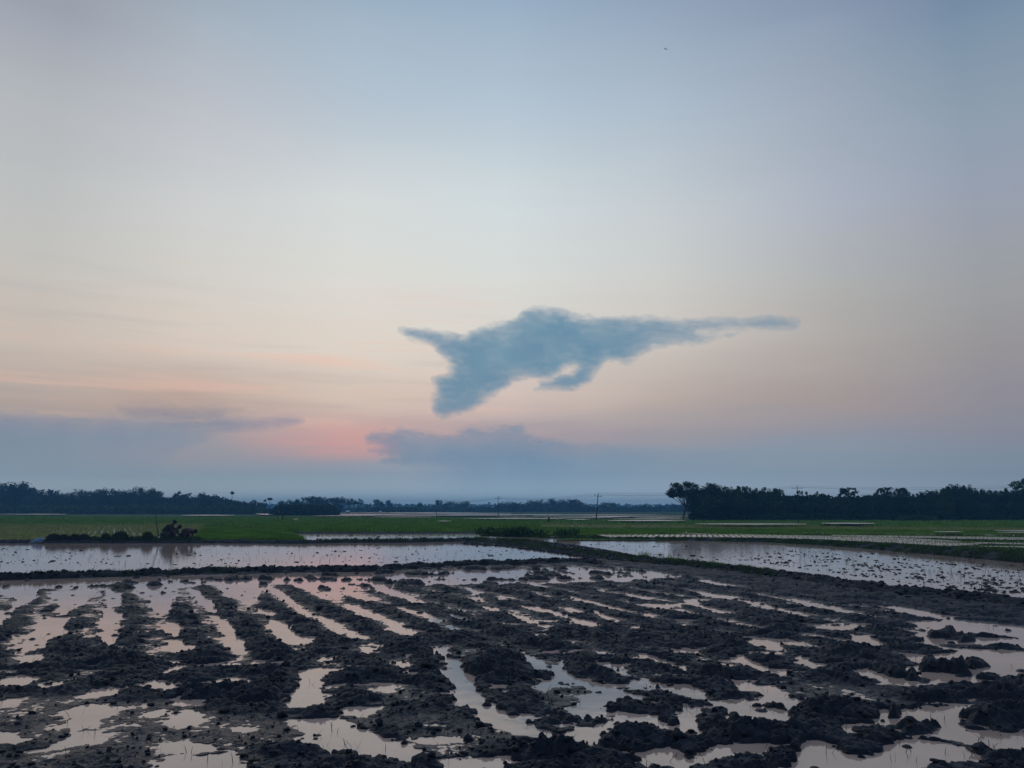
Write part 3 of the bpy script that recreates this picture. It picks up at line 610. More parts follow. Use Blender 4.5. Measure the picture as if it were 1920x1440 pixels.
# belts across the plain on the other side
R1 = [(880,981),(1300,984),(1920,990),(2500,996),(2500,978),(1920,974),(1300,973.5),(880,973)]
sheet('paddy_field', R1, .05, MAT['paddy'], kind='structure')
P = fill_px(R1, 12000, .05); blades('rice_crop', P, .22, .05 + P[:, 1] * .0005, MAT['rice'], per=2, spread=.2, lean=.25, props=dict(label='dark green rice belt in front of the wood'))
R3 = [(900,1003),(1100,1003),(1300,1001.5),(1500,1002),(1920,1005),(2500,1012),(2500,1003),(1920,996.5),(1500,992.5),(1200,990.5),(980,989),(900,989)]
sheet('paddy_field', R3, .05, MAT['paddy'], kind='structure')
P = fill_px(R3, 15000, .05); blades('rice_crop', P, .13, .05, MAT['rice'], per=3, spread=.12, lean=.3, props=dict(label='yellowish green rice belt behind the bank of the wide pond'))
P = fill_px([(900,989),(1200,990.5),(1500,993),(1920,997),(2500,1003),(2500,996),(1920,990),(1300,984.5),(900,981.5)], 16000, 0.)
blades('young_rice', P, .13, .028, MAT['young'], per=3, spread=.05, lean=.25, props=dict(label='pale strip of sparse young rice crossing the plain'))
R5 = [(1040,1012),(1300,1012),(1500,1014),(1640,1021),(1920,1040),(2500,1090),(2500,1012),(1920,1005),(1500,1002),(1300,1002),(1100,1004)]
sheet('paddy_field', R5, .045, MAT['paddy'], kind='structure')
P = fill_px(R5, 13000, .045); 
STRIPS = [[(1120,1002.5),(1400,1002),(1560,1005),(1700,1009),(1790,1014),(1850,1020),(1780,1024),(1680,1018),(1540,1011),(1380,1007.5),(1140,1007)],
          [(1560,1003),(1920,1007.5),(2300,1012),(2300,1018),(1920,1012.5),(1700,1008),(1560,1006)],
          [(1440,997.5),(1920,1001),(2300,1006),(2300,1009),(1920,1004.5),(1600,1001.5)],
          [(1700,1015),(1920,1018),(2300,1024),(2300,1027),(1920,1021)],[(1800,1023),(2300,1029),(2300,1033),(1920,1027)]]
ok = np.ones(len(P), bool)
for s_ in STRIPS: ok &= ~in_poly(np.array(s_, float), *px_np(P[:, 0], P[:, 1], .05))
blades('bank_grass', P[ok], .07, .04, MAT['grass'], per=3, spread=.1, lean=.4, props=dict(label='low dark grass between the wet strips on the plain'))
for s_ in STRIPS:
    sheet('water_strip', s_, .075, MAT['ripple'], kind='structure')
    area = abs(np.sum(np.array(wpoly(s_))[:, 0] * np.roll(np.array(wpoly(s_))[:, 1], -1) - np.roll(np.array(wpoly(s_))[:, 0], -1) * np.array(wpoly(s_))[:, 1])) / 2
    P = fill_grid(s_, .34, .20, R(12), .075, .2)
    blades('young_rice', P, .10, .016, MAT['young'], per=2, spread=.02, lean=.3)
# bank grass
def grass_on(b, n, h, lo=-1, hi=1, m='grass', label=None, xr=None, wd=.014, cond=None):
    X, Y, Z = b; nw = X.shape[1]; i = rng.integers(0, X.shape[0] - 1, n); jl, jh = int((lo + 1) / 2 * (nw - 1)), int((hi + 1) / 2 * (nw - 1))
    j = rng.integers(jl, jh + 1, n); P = np.c_[X[i, j], Y[i, j], Z[i, j] - .01]
    px = px_np(P[:, 0], P[:, 1], P[:, 2])[0]
    k = vnoise(P[:, 0] * 1.3, P[:, 1] * 1.3, 55) > -.15
    if xr: k &= (px > xr[0]) & (px < xr[1])
    P = P[k]
    blades('bank_grass', P, h, wd, MAT[m], per=3, spread=.05, lean=.5, props=dict(label=label) if label else None)
grass_on(bA, 1500, .08, label='thin grass on the low mud bank beside the ploughed mud', xr=(60, 460))
grass_on(bE, 12000, .075, label='tangled grass along the bank of the wide pond', xr=(860, 1470), wd=.016)
grass_on(bE, 900, .26, -.2, .8, 'freshgrass', 'bright fresh grass tuft on the bank of the wide pond', xr=(1190, 1260), wd=.016)
grass_on(bE, 900, .12, -.4, .9, 'freshgrass', 'short fresh grass trailing along the bank crest', xr=(1260, 1420), wd=.014)
grass_on(bG, 14000, .10, -.9, .9, label='dark grass on the far bank of the wide pond', wd=.03)
grass_on(bC, 5000, .12, -.6, 1, label='grass behind the mud bank near the planters', xr=(560, 1040), wd=.03)
P = fill_px([(860,1012),(960,1015),(1060,1024),(1150,1035),(1060,1036),(980,1026),(900,1020)], 1800, .03)
sheet('mud_flat', [(850,1009),(960,1010),(1060,1018),(1160,1034),(1230,1052),(1140,1052),(1060,1036),(1000,1029),(940,1023),(868,1019)], .025, MAT['mud'], kind='structure')
Pm = fill_px([(850,1010),(960,1012),(1060,1020),(1160,1036),(1230,1052),(1140,1053),(1060,1039),(1000,1031),(940,1024),(868,1020)], 1800, .02)
scatter_clods('mud_clods', Pm, rng.uniform(.03, .09, len(Pm)), MAT['mud'], .7)
# specks and stubble in the ponds
PONDL = [(-300,1022),(300,1022),(860,1020),(940,1028),(1020,1044),(900,1046),(700,1056),(400,1060),(-300,1070)]
PONDR = [(1060,1018),(1300,1022),(1500,1027),(1700,1036),(1920,1050),(2300,1075),(2300,1160),(1920,1115),(1700,1094),(1500,1066),(1300,1046),(1160,1032)]
POND3 = [(560,1000),(900,1000),(880,1008),(600,1008)]
for nm, pl, nc, ns in (('pond_clods', PONDL, 330, 240), ('pond_clods', PONDR, 950, 430), ('pond_clods', POND3, 120, 60)):
    P = fill_px(pl, nc * 3, 0); k = (fbm(P[:, 0] * .35, P[:, 1] * .35, 3, 66) + (.10 if pl is PONDR else 0)) > rng.uniform(-.3, .45, len(P)); P = P[k][:nc]
    s0 = np.exp(rng.normal(-3.4, .42, len(P)))
    scatter_clods(nm, P + np.c_[rng.normal(0, .1, (len(P), 2)), np.zeros(len(P))], s0, MAT['mud'], .45)
    # long flat slivers of mud just breaking the surface
    P2 = fill_px(pl, nc // 6 if pl is PONDR else 4, 0.0)
    n = len(P2); base = np.repeat(P2, 6, 0) + np.c_[rng.normal(0, .20, n * 6), rng.normal(0, .16, n * 6), np.zeros(n * 6)]
    if pl is PONDR: base = base[px_np(base[:, 0], base[:, 1])[0] > 1380]
    scatter_clods(nm, base, rng.uniform(.02, .06, len(base)), MAT['mud'], .5)
    P = fill_px(pl, ns, -.01)
    blades('rice_stubble', P, rng.uniform(.06, .20, len(P)), .010, MAT['stubble'], per=2, spread=.05, lean=.3)
P = fill_px([(-300,1090),(1900,1150),(1900,1440),(-200,1440)], 420, .0)
blades('rice_stubble', P, .07, .005, MAT['stubble'], per=2, spread=.04, lean=1.2)

# ------------------------------------------------------------------ far water glints and field belts
GL = [(640,900,960.6,961.4),(980,1240,964.2,965.0),(1020,1150,969.8,970.6),(700,820,968.6,969.4),(930,1010,968.9,969.6),(1190,1280,970.0,970.8),(0,125,963.2,964.6),(340,440,965.2,966.6),(480,522,960.5,965.5),(560,760,963.2,964.6),(640,960,964.8,966.2),(590,700,966.4,967.2),(730,960,961.6,962.8),(840,1050,964.4,965.6),(870,1062,971.2,972.7),(1000,1290,966.8,968.0),(1110,1180,968.4,969.6),(1150,1290,972.2,973.2),
      (1062,1105,973.0,974.2),(1140,1286,974.8,976.8),(1303,1512,981.0,983.3),(1540,1640,979.8,982.2),(1265,1302,997,999.5),(1750,1805,995.8,997.2),(1865,1990,993.8,995.2),(1870,1990,997.0,998.6),(820,846,976.2,977.2),(548,560,972.8,973.6),(1270,1350,999.6,1001)]
for x0, x1, y0, y1 in GL:
    n = 14; xs = np.linspace(x0, x1, n); hgt = (y1 - y0)
    top = [(x, y0 + hgt * (.30 * (1 - math.sin(math.pi * (k / (n - 1)))) + .10 * random.random()) + (x - x0) * .0015) for k, x in enumerate(xs)]
    bot = [(x, y1 - hgt * (.30 * (1 - math.sin(math.pi * (k / (n - 1)))) + .10 * random.random()) + (x - x0) * .0015) for k, x in enumerate(xs)][::-1]
    z = .30 if y1 < 976 else .26
    z = .08 + .22 * (gnd(0, y1)[1] > 60)
    sheet('flooded_field', top + bot, z, MAT['ripple'], kind='structure')
def leafmass(name, P, size, m, **kw):
    n = len(P); q = rng.normal(size=(n, 3)); q /= np.linalg.norm(q, axis=1)[:, None]; t = np.cross(q, rng.normal(size=(n, 3))); t /= np.linalg.norm(t, axis=1)[:, None]
    s_ = np.broadcast_to(size, (n,))[:, None]; q = q * s_; t = t * s_ * .6
    V = np.stack([P - q, P + t, P + q, P - t], 1).reshape(-1, 3); i = np.arange(n)[:, None] * 4
    return obj(name, mesh_np(name, V, i + [0, 1, 2, 3], 4), m, **kw)
def belt(name, x0, x1, dist, ztop, n, size, m, depth=12, seed=0, z0=0., **kw):
    xs = rng.uniform(x0, x1, n); dd = dist + rng.uniform(0, depth, n); X = (xs - PX) / F * (dd) 
    top = ztop * (1 + .22 * fbm(X * .05, X * 0 + seed, 3, seed) + .12 * vnoise(X * .6, X * 0 + 1, seed + 4))
    rx_ = (xs - x0) / (x1 - x0); top = z0 * .3 + (top - z0 * .3) * np.minimum(1, .25 + 6 * np.minimum(rx_, 1 - rx_)) ** .8
    Z = z0 + (top - z0) * rng.uniform(0, 1, n) ** .8
    return leafmass(name, np.c_[X, dd, Z], size * rng.uniform(.6, 1.3, n), m, kind='stuff', **kw)
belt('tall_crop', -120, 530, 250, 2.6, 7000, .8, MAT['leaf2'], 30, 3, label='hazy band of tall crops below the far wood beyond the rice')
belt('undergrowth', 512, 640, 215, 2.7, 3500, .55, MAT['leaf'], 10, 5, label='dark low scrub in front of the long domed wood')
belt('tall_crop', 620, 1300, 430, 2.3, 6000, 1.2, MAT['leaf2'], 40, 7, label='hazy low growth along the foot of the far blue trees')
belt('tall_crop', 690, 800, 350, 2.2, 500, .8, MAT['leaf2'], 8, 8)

# ------------------------------------------------------------------ trees
def tube(path, radii, k=6):
    path = np.array(path, float); V = []; Fq = []
    for i, p in enumerate(path):
        d_ = path[min(i + 1, len(path) - 1)] - path[max(i - 1, 0)]; d_ /= np.linalg.norm(d_) + 1e-9
        a = np.cross(d_, [0.31, .9, .2]); a /= np.linalg.norm(a); b = np.cross(d_, a)
        for j in range(k):
            t = 2 * np.pi * j / k; V.append(p + radii[i] * (np.cos(t) * a + np.sin(t) * b))
    for i in range(len(path) - 1):
        for j in range(k): Fq.append((i * k + j, i * k + (j + 1) % k, (i + 1) * k + (j + 1) % k, (i + 1) * k + j))
    return np.array(V), Fq
def join_tubes(name, tubes):
    V = []; Fq = []; o_ = 0
    for v, f in tubes: V.append(v); Fq += [tuple(i + o_ for i in q) for q in f]; o_ += len(v)
    return mesh_np(name, np.concatenate(V), np.array(Fq), 4)
LIB = {}
def make_tree(kind, seed, leaves, leafsize):
    """unit-height tree: returns (crown mesh, trunk mesh)"""
    rg = np.random.default_rng(seed)
    cl = []; tubes = []
    if kind == 'broad':
        n = 24; zc, rx, rz, cr = .62, .34, .28, .15
    elif kind == 'low':          # bushy to the ground
        n = 30; zc, rx, rz, cr = .50, .40, .40, .16
    elif kind == 'umbrella':
        n = 18; zc, rx, rz, cr = .80, .38, .13, .10
    elif kind == 'dome':         # wide flat rain tree
        n = 34; zc, rx, rz, cr = .66, .72, .24, .15
    elif kind == 'lone':
        n = 34; zc, rx, rz, cr = .70, .40, .24, .105
    elif kind == 'open':
        n = 20; zc, rx, rz, cr = .68, .40, .24, .105
    else:
        n = 8; zc, rx, rz, cr = .90, .10, .05, .07
    trunk_top = {'broad': .4, 'low': .25, 'umbrella': .68, 'dome': .4, 'open': .45, 'lone': .42, 'palmyra': .9, 'palm': .86}[kind]
    lean = rg.normal(0, .035, 2)
    if kind == 'palm':
        cx_, cy_ = lean * 2
        tubes.append(tube([(0, 0, 0), (cx_ * .3, cy_ * .3, .4), (cx_, cy_, .86)], [.016, .012, .010]))
        V = []; Fq = []
        for k in range(17):
            a = rg.uniform(0, 6.28); up = rg.uniform(-.3, .9); Ln = rg.uniform(.20, .28); pts = []
            for s_ in np.linspace(0, 1, 6):
                rr_ = Ln * s_ * (1 - .15 * s_); zz = .86 + Ln * (up * s_ - .95 * s_ * s_)
                pts.append((cx_ + math.cos(a) * rr_, cy_ + math.sin(a) * rr_, zz))
            for i in range(5):
                w_ = .022 * (1 - (i / 5) * .6); nx_, ny_ = -math.sin(a) * w_, math.cos(a) * w_
                p, q = pts[i], pts[i + 1]; b_ = len(V)
                V += [(p[0] - nx_, p[1] - ny_, p[2] - w_ * .8), p, (p[0] + nx_, p[1] + ny_, p[2] - w_ * .8), (q[0] - nx_, q[1] - ny_, q[2] - w_ * .8), q, (q[0] + nx_, q[1] + ny_, q[2] - w_ * .8)]
                Fq += [(b_, b_ + 1, b_ + 4, b_ + 3), (b_ + 1, b_ + 2, b_ + 5, b_ + 4)]
        return mesh_np('crown', np.array(V), np.array(Fq), 4), join_tubes('trunk', tubes)
    for k in range(n):
        while True:
            p = rg.uniform(-1, 1, 3)
            if .25 < np.linalg.norm(p) < 1: break
        if kind in ('broad', 'dome', 'open', 'lone') and p[2] < -.35: p[2] *= .5
        c_ = np.array([p[0] * rx, p[1] * rx, zc + p[2] * rz]); r_ = cr * rg.uniform(.6, 1.25)
        if c_[2] + r_ > 1: c_[2] = 1 - r_ * .8
        cl.append((c_, r_))
    top = np.array([lean[0], lean[1], trunk_top])
    w0 = {'palmyra': .016, 'umbrella': .018, 'dome': .035}.get(kind, .024)
    tubes.append(tube([(0, 0, 0), top * [.4, .4, .5], top], [w0, w0 * .8, w0 * .6]))
    if kind != 'palmyra':
        for c_, r_ in cl[:11]:
            mid = (top + c_) / 2 + [0, 0, -.03]; st = top * rg.uniform(.8, 1)
            tubes.append(tube([st, mid, c_], [w0 * .45, w0 * .3, w0 * .12], 5))
    per = leaves // n; Ps = []
    for c_, r_ in cl:
        q = rg.normal(size=(per, 3)); q /= np.linalg.norm(q, axis=1)[:, None]
        rad = r_ * rg.uniform(0, 1, per)[:, None] ** .42
        Ps.append(c_ + q * rad * [1, 1, .8 if kind != 'umbrella' else .45])
    if kind in ('broad', 'low', 'dome'):           # fill of the crown
        k = leaves // 4; q = rg.normal(size=(k, 3)); q /= np.linalg.norm(q, axis=1)[:, None]
        Ps.append(np.array([0, 0, zc]) + q * rg.uniform(0, 1, k)[:, None] ** .4 * [rx * .85, rx * .85, rz * .85])
    P_ = np.concatenate(Ps); P_[:, 2] *= 1.0 / np.percentile(P_[:, 2], 99.3); P_[:, 2] = np.clip(P_[:, 2], .03, 1.03)
    n_ = len(P_); q = rg.normal(size=(n_, 3)); q /= np.linalg.norm(q, axis=1)[:, None]; t_ = np.cross(q, rg.normal(size=(n_, 3))); t_ /= np.linalg.norm(t_, axis=1)[:, None]
    s_ = leafsize * rg.uniform(.6, 1.4, n_)[:, None]
    V = np.stack([P_ - q * s_, P_ + t_ * s_ * .55, P_ + q * s_, P_ - t_ * s_ * .55], 1).reshape(-1, 3)
    return mesh_np('crown', V, np.arange(n_)[:, None] * 4 + [0, 1, 2, 3], 4), join_tubes('trunk', tubes)
def lib(kind, v, near):
    key = (kind, v, near)
    if key not in LIB:
        lv = {'palmyra': 260, 'umbrella': 1500}.get(kind, 2600) if near else {'palmyra': 160, 'umbrella': 500, 'dome': 1500}.get(kind, 900)
        if kind == 'lone': lv = 4200
        LIB[key] = make_tree(kind, 100 * v + sum(map(ord, kind)), lv, (.022 if near else .036) * (.75 if kind == 'dome' else 1))
        LIB[key][0].materials.append(MAT['leaf' if v % 2 == 0 else 'leaf2'] if kind != 'palm' else MAT['leaf'])
        LIB[key][1].materials.append(MAT['bark'])
    return LIB[key]
def tree(x, ytop, dist, kind, label, group, v=0, near=False, wide=1.0, zbase=0.0, name='broadleaf_tree', rz=None, cat='tree'):
    p = at(x, ytop, dist); h = p[2] - zbase
    cm, tm = lib(kind, v, near)
    t_ = thing(name, label, cat, (p[0], dist, zbase), group, random.uniform(0, 6.28) if rz is None else rz, (h * wide, h * wide, h))
    obj('crown', cm, parent=t_); obj('trunk', tm, parent=t_)
    return t_
def prof(pts, x):
    return float(np.interp(x, [p_[0] for p_ in pts], [p_[1] for p_ in pts]))
# far wood behind the planters
G1 = 'trees of the far wood beyond the planted rice'
PR1 = [(-60,925),(0,913),(15,905),(35,905),(55,915),(80,918),(110,917),(130,925),(148,924),(165,918),(200,916),(240,920),(255,917),(275,914),(290,918),(305,926),(322,933),(335,923),(350,922),(365,928),(380,925),(405,928),(425,936),(445,935),(470,940),(480,937),(500,944),(520,948)]
SP1 = {15: ('dome', 'tallest broad crown at the outer end of the far wood, highest point of its skyline'), 34: ('broad', 'rounded tree shoulder just below the tallest crown of the far wood'),
       128: ('broad', 'small rounded crown before the dip in the far wood skyline'), 165: ('dome', 'flat topped tree with sky gaps behind the rows of young rice'),
       205: ('dome', 'long flat crown beside the flat topped see-through tree of the far wood'), 272: ('dome', 'dark domed crown above the bamboo pole, highest beside the planters'),
       342: ('open', 'ragged open crown rising behind the bending planters'), 380: ('broad', 'squat rounded tree between the ragged open crown and the pale tower tree'), 405: ('broad', 'low round tree sloping down from the far wood'), 480: ('open', 'thin low tree near the slender palms at the end of the far wood')}
x = -50
xs_all = sorted(list(SP1) + [q for q in range(-50, 510, 17) if all(abs(q - k) > 9 for k in SP1)])
for i, x in enumerate(xs_all):
    yt = prof(PR1, x)
    if x in SP1: kd, lb = SP1[x]
    else: kd, lb = ('low', 'broad', 'low')[i % 3], 'dark blue-green bushy tree packed into the far wood skyline'; yt += random.uniform(0, 4)
    tree(x, yt, 300 + random.uniform(-10, 25), kd, lb, G1, v=i % 3, wide=random.uniform(.9, 1.2))
for i in range(34):
    x = -50 + i * 16.5
    tree(x, prof(PR1, x) + random.uniform(9, 15), 285 + random.uniform(0, 12), 'low', 'lower tree filling the dark front of the far wood', 'lower trees in front of the far wood', v=i % 3, wide=1.4)
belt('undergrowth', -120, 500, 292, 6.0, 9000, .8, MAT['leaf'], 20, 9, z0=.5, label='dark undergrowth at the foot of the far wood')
# slender palms
for x, yt, b, lb in ((436, 922, 268, 'slender pale topped palm standing above the lower end of the far wood'), (506, 934, 210, 'lone tall palm with round crown between the far wood and the domed wood'), (497, 937, 216, 'shorter round palm crown touching the lone tall palm'),
                     (917, 942, 430, 'lone lollipop shaped palm on the plain in the gap before the central wood'), (1174, 944, 430, 'small lollipop shaped palm beyond the leaning power pole'), (798, 945, 440, 'twin topped tiny palm beside the round tree in the centre'), (804, 946, 445, 'twin topped tiny palm beside the round tree in the centre'), (1108, 945, 430, 'tiny spiky palm just beside the leaning power pole')):
    tree(x, yt, b, 'palmyra', lb, 'slender palms on the plain', v=0, name='palm_tree', cat='palm', wide=1.25 if x in (506, 917) else 1.0)
# domed wood
G2 = 'trees of the long domed wood in mid plain'
PR2 = [(520,945),(530,938),(545,937),(560,936),(580,932),(590,931),(600,933),(625,932),(645,934),(660,936),(677,935),(684,946)]
for i, (x, kd, wd, lb) in enumerate(((528, 'broad', 1., 'low rounded tree at the palm end of the domed wood'), (543, 'low', 1.2, None), (558, 'broad', 1.2, None), (575, 'low', 1.2, None), (590, 'broad', 1.1, 'highest bump of the domed wood'), (604, 'low', 1.2, None), (622, 'dome', 1.3, 'broad flat crown forming the roof of the domed wood'), (638, 'dome', 1.1, 'long sloping flat crown with sky gaps below it'), (656, 'open', 1.0, 'see-through tree with visible stems near the end of the domed wood'), (672, 'open', .9, 'last see-through tree of the domed wood, rising before the gap'), (550, 'low', 1.3, None), (610, 'low', 1.3, None), (595, 'low', 1.3, None), (568, 'low', 1.3, None), (635, 'low', 1.2, None))):
    tree(x, prof(PR2, x) + (0 if i < 10 else 7), 330 + (i % 4) * 6, kd, lb or 'rounded blue-green tree massed in the domed wood', G2, v=i % 3, wide=wd)
# the row of small blue trees further out
G3 = 'small far blue trees on the open plain'
FAR = [(690,946,'low',1.3,'small bush-like tree just past the end of the domed wood'),(708,937,'broad',1.,'taller of the two ragged trees standing apart mid plain'),(716,941,'broad',1.,'ragged tree joined to the taller one standing apart mid plain'),(729,938,'broad',1.,'twin ragged tree with a notch beside it on the mid plain'),(736,948,'low',1.3,'low blue bush tree in the gap on the mid plain'),(758,951,'low',1.6,'lowest blue tree line tuft on the mid plain'),(748,950,'low',1.6,'low blue tuft beside the twin ragged tree'),(770,950,'low',1.4,'low blue tuft before the round tree in the centre'),
       (788,942,'broad',1.,'round blue tree standing alone in the centre of the plain'),(779,950,'low',1.4,'low blue tuft at the foot of the round tree in the centre'),
       (823,938,'broad',.8,'tall blue tree beside the thin far pole'),(814,946,'low',1.2,'low tree under the thin far pole'),(834,944,'low',1.2,'dark blue bushy tree under the flat crown past the thin pole'),(845,940,'dome',.8,'flat crowned blue tree with stems showing past the thin pole'),(858,942,'low',1.,'bushy blue tree in the clump past the thin pole'),(868,941,'broad',.9,'blue tree near the outer end of the clump past the thin pole'),(876,940,'broad',.7,'last upright blue tree of the clump past the thin pole'),
       (886,952,'low',1.6,'very low blue tuft in the gap before the lollipop palm'),(902,950,'low',1.4,'low blue tuft right before the lollipop palm')]
for i, (x, yt, kd, wd, lb) in enumerate(FAR): tree(x, yt, 445 + (i % 3) * 8, kd, lb, G3, v=i % 3, wide=wd)
G4 = 'trees of the central blue wood between the power poles'
PR4 = [(930,945),(940,942),(955,940),(965,941),(985,940),(1000,938),(1020,937),(1035,935),(1060,936),(1075,936),(1090,939),(1100,944),(1110,949),(1122,945),(1135,941),(1150,943),(1156,950),(1165,952),(1185,950),(1205,945),(1212,950),(1230,947),(1245,948),(1262,944)]
SP4 = {1062: ('dome', 1.1, 'broad domed crown, highest of the central blue wood'), 1086: ('open', 1.1, 'see-through blue tree with sky gaps at the end of the central wood'), 1000: ('dome', .9, 'flat roofed blue tree in the middle of the central wood'), 1036: ('broad', 1., 'small peak rising in the central blue wood'),
       1138: ('dome', .8, 'separate flat blue tree just past the leaning power pole'), 1150: ('broad', .9, 'small round blue tree ending the clump past the leaning power pole'), 1206: ('open', 1., 'small ring-like open tree far off between the pole and the near wood'), 1247: ('broad', 1.2, 'blue tree half hidden behind the leaning lone tree')}
for i, x in enumerate(sorted(list(SP4) + [q for q in range(932, 1300, 11) if all(abs(q - k) > 6 for k in SP4)])):
    if x in SP4: kd, wd, lb = SP4[x]; yt = prof(PR4, x)
    else: kd, wd, lb, yt = ('low', 1.4, 'bushy far blue tree in the long hazy central wood', prof(PR4, x) + random.uniform(0, 3))
    tree(x, yt, 435 + (i % 3) * 10, kd, lb, G4, v=i % 3, wide=wd)
# palest line on the horizon
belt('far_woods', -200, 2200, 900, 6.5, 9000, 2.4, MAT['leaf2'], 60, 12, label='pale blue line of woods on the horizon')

# the near dark wood
G5 = 'trees of the near dark wood'
PR5 = [(1270,935),(1285,925),(1296,915),(1310,913),(1320,909),(1334,907),(1345,912),(1358,912),(1370,916),(1382,920),(1386,913),(1400,916),(1410,920),(1425,921),(1435,915),(1445,918),(1452,915),(1462,923),(1470,931),(1480,931),(1490,926),(1510,926),(1530,927),(1545,930),(1560,934),(1600,935),(1625,931),(1640,926),(1660,922),(1675,922),(1695,920),(1705,924),(1730,926),(1745,927),(1760,922),(1775,915),(1790,910),(1805,914),(1825,917),(1845,921),(1860,921),(1875,919),(1890,922),(1905,919),(1960,915),(2100,920)]
tree(1278, 905, 122, 'lone', 'lone leaning tree with spreading clumped crown at the open end of the dark wood', G5, v=0, near=True, wide=1.05, rz=0)
SP5 = {1300: ('broad', 1.1, 'broad tree joined to the leaning lone tree'), 1330: ('broad', .8, 'tall blocky crown with a tilted top in the dark wood'), 1356: ('broad', .9, 'rounded crown beside the tilted blocky one'), 1390: ('umbrella', .55, 'small table topped tree poking out of the dark wood'), 1405: ('broad', .9, 'low crown beside the small table topped tree'),
       1436: ('open', .9, 'ragged crown near the power pole end of the first clump'), 1455: ('open', .7, 'drooping open crown ending the taller clump of the dark wood'), 1584: ('umbrella', .95, 'lone thin tree with flat layered crown standing above the dark wood'), 1790: ('broad', 1.2, 'big rounded crown, highest of the stretch past the coconut palms'), 1770: ('broad', .9, 'crown leaning on the big rounded one past the coconut palms'),
       1850: ('broad', 1.2, 'smooth sloping crown past the big rounded one'), 1880: ('open', .8, 'uneven small crown before the flat layered tree at the frame edge')}
xs5 = sorted(list(SP5) + [q for q in range(1312, 2080, 21) if all(abs(q - k) > 11 for k in SP5)])
for i, x in enumerate(xs5):
    if x in SP5: kd, wd, lb = SP5[x]; yt = prof(PR5, x) if x != 1584 else 915; yt = 912 if x == 1390 else yt
    else: kd, wd, lb = ('broad', 'low')[i % 2], random.uniform(.9, 1.15), 'dark leafy tree massed in the near wood skyline'; yt = prof(PR5, x) + random.uniform(-3, 8)
    tree(x, yt, 126 + random.uniform(-2, 10), kd, lb, G5, v=(i * 7) % 5, near=True, wide=wd)
for i in range(26):
    x = 1315 + i * 27 + random.uniform(-8, 8)
    if abs(x - 1584) < 18 or x < 1325: continue
    tree(x, prof(PR5, x) - random.uniform(-1, 6), 128 + random.uniform(0, 6), 'open', 'small ragged crown poking just above the dark wood skyline', 'small ragged crowns of the near wood', v=1 + i % 4, near=True, wide=random.uniform(.5, .8))
for i in range(36):
    x = 1306 + i * 21
    tree(x, prof(PR5, x) + random.uniform(13, 24), 119 + random.uniform(0, 5), 'low', 'lower bushy tree in the dark front of the near wood', 'lower trees in front of the near wood', v=i % 3, near=True, wide=1.25)
tree(1925, 898, 118, 'umbrella', 'flat layered tree cut by the frame edge above the dark wood', G5, v=1, near=True, wide=.95, name='broadleaf_tree')
for i, (x, yt, lb) in enumerate(((1651, 910, 'first coconut palm of the pair rising over the dark wood'), (1662, 911, 'second coconut palm of the pair rising over the dark wood'), (1683, 911, 'bushy coconut palm just past the pair'), (1736, 917, 'single short coconut palm between the palms and the big rounded crown'), (1700, 920, 'low coconut palm head sunk in the leaves'))):
    tree(x, yt - 4, 128, 'palm', lb, 'coconut palms in the near wood', v=i, near=True, wide=.85, name='coconut_palm', cat='palm')
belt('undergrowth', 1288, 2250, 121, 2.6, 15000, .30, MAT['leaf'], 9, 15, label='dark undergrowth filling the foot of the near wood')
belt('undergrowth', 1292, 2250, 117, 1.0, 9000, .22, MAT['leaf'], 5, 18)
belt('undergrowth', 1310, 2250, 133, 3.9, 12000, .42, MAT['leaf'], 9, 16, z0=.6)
belt('undergrowth', 1668, 1748, 114, .75, 900, .2, MAT['leaf2'], 3, 17, label='lighter green scrub patch below the near wood')
# pale crooked stems in the front of the near wood
st = []
for x in (1345, 1352, 1362, 1372, 1380, 1398, 1440, 1452, 1587, 1640, 1790, 1860):
    p = at(x, 972, 118); p = (p[0], 118, 0)
    a = random.uniform(-.35, .35)
    st.append(tube([p, (p[0] + a, 118, 1.2), (p[0] + a * 2.2, 118, 2.6 + random.uniform(0, .7))], [.05, .04, .02], 5))
    o_ = join_tubes('stem', [st[-1]])
    t_ = obj('bare_sapling', o_, MAT['bark'], label='thin bare crooked stem standing before the dark wood', category='sapling', group='bare stems before the near wood')

# ------------------------------------------------------------------ leafy plants on the bank
def leafy(x, y, h, seed, label, big=True):
    rg = np.random.default_rng(seed); base = gnd(x, y, .1); V = []; Fq = []
    for k in range(26 if big else 40):
        a = rg.uniform(0, 6.28); Ln = h * rg.uniform(.55, 1.05); out_ = rg.uniform(.15, .75); w_ = (.10 if big else .05) * rg.uniform(.7, 1.2)
        ox, oy = rg.normal(0, .22 if big else .3), rg.normal(0, .2); prev = None
        for s_ in np.linspace(0, 1, 5):
            r_ = Ln * out_ * s_ ** 1.5; zz = Ln * (s_ - .28 * out_ * s_ ** 3); wd_ = w_ * (.15 + math.sin(math.pi * min(1, s_ * .95 + .03)))
            cxx, cyy = ox + math.cos(a) * r_, oy + math.sin(a) * r_
            V += [(cxx - math.sin(a) * wd_, cyy + math.cos(a) * wd_, zz), (cxx, cyy, zz - wd_ * .3), (cxx + math.sin(a) * wd_, cyy - math.cos(a) * wd_, zz)]
            b_ = len(V) - 3
            if prev is not None: Fq += [(prev, prev + 1, b_ + 1, b_), (prev + 1, prev + 2, b_ + 2, b_ + 1)]
            prev = b_
    me_ = mesh_np('leaves', np.array(V), np.array(Fq), 4)
    t_ = obj('leafy_plant', me_, MAT['weed'], label=label, category='plant', group='leafy plants on the bank behind the wide pond'); t_.location = base
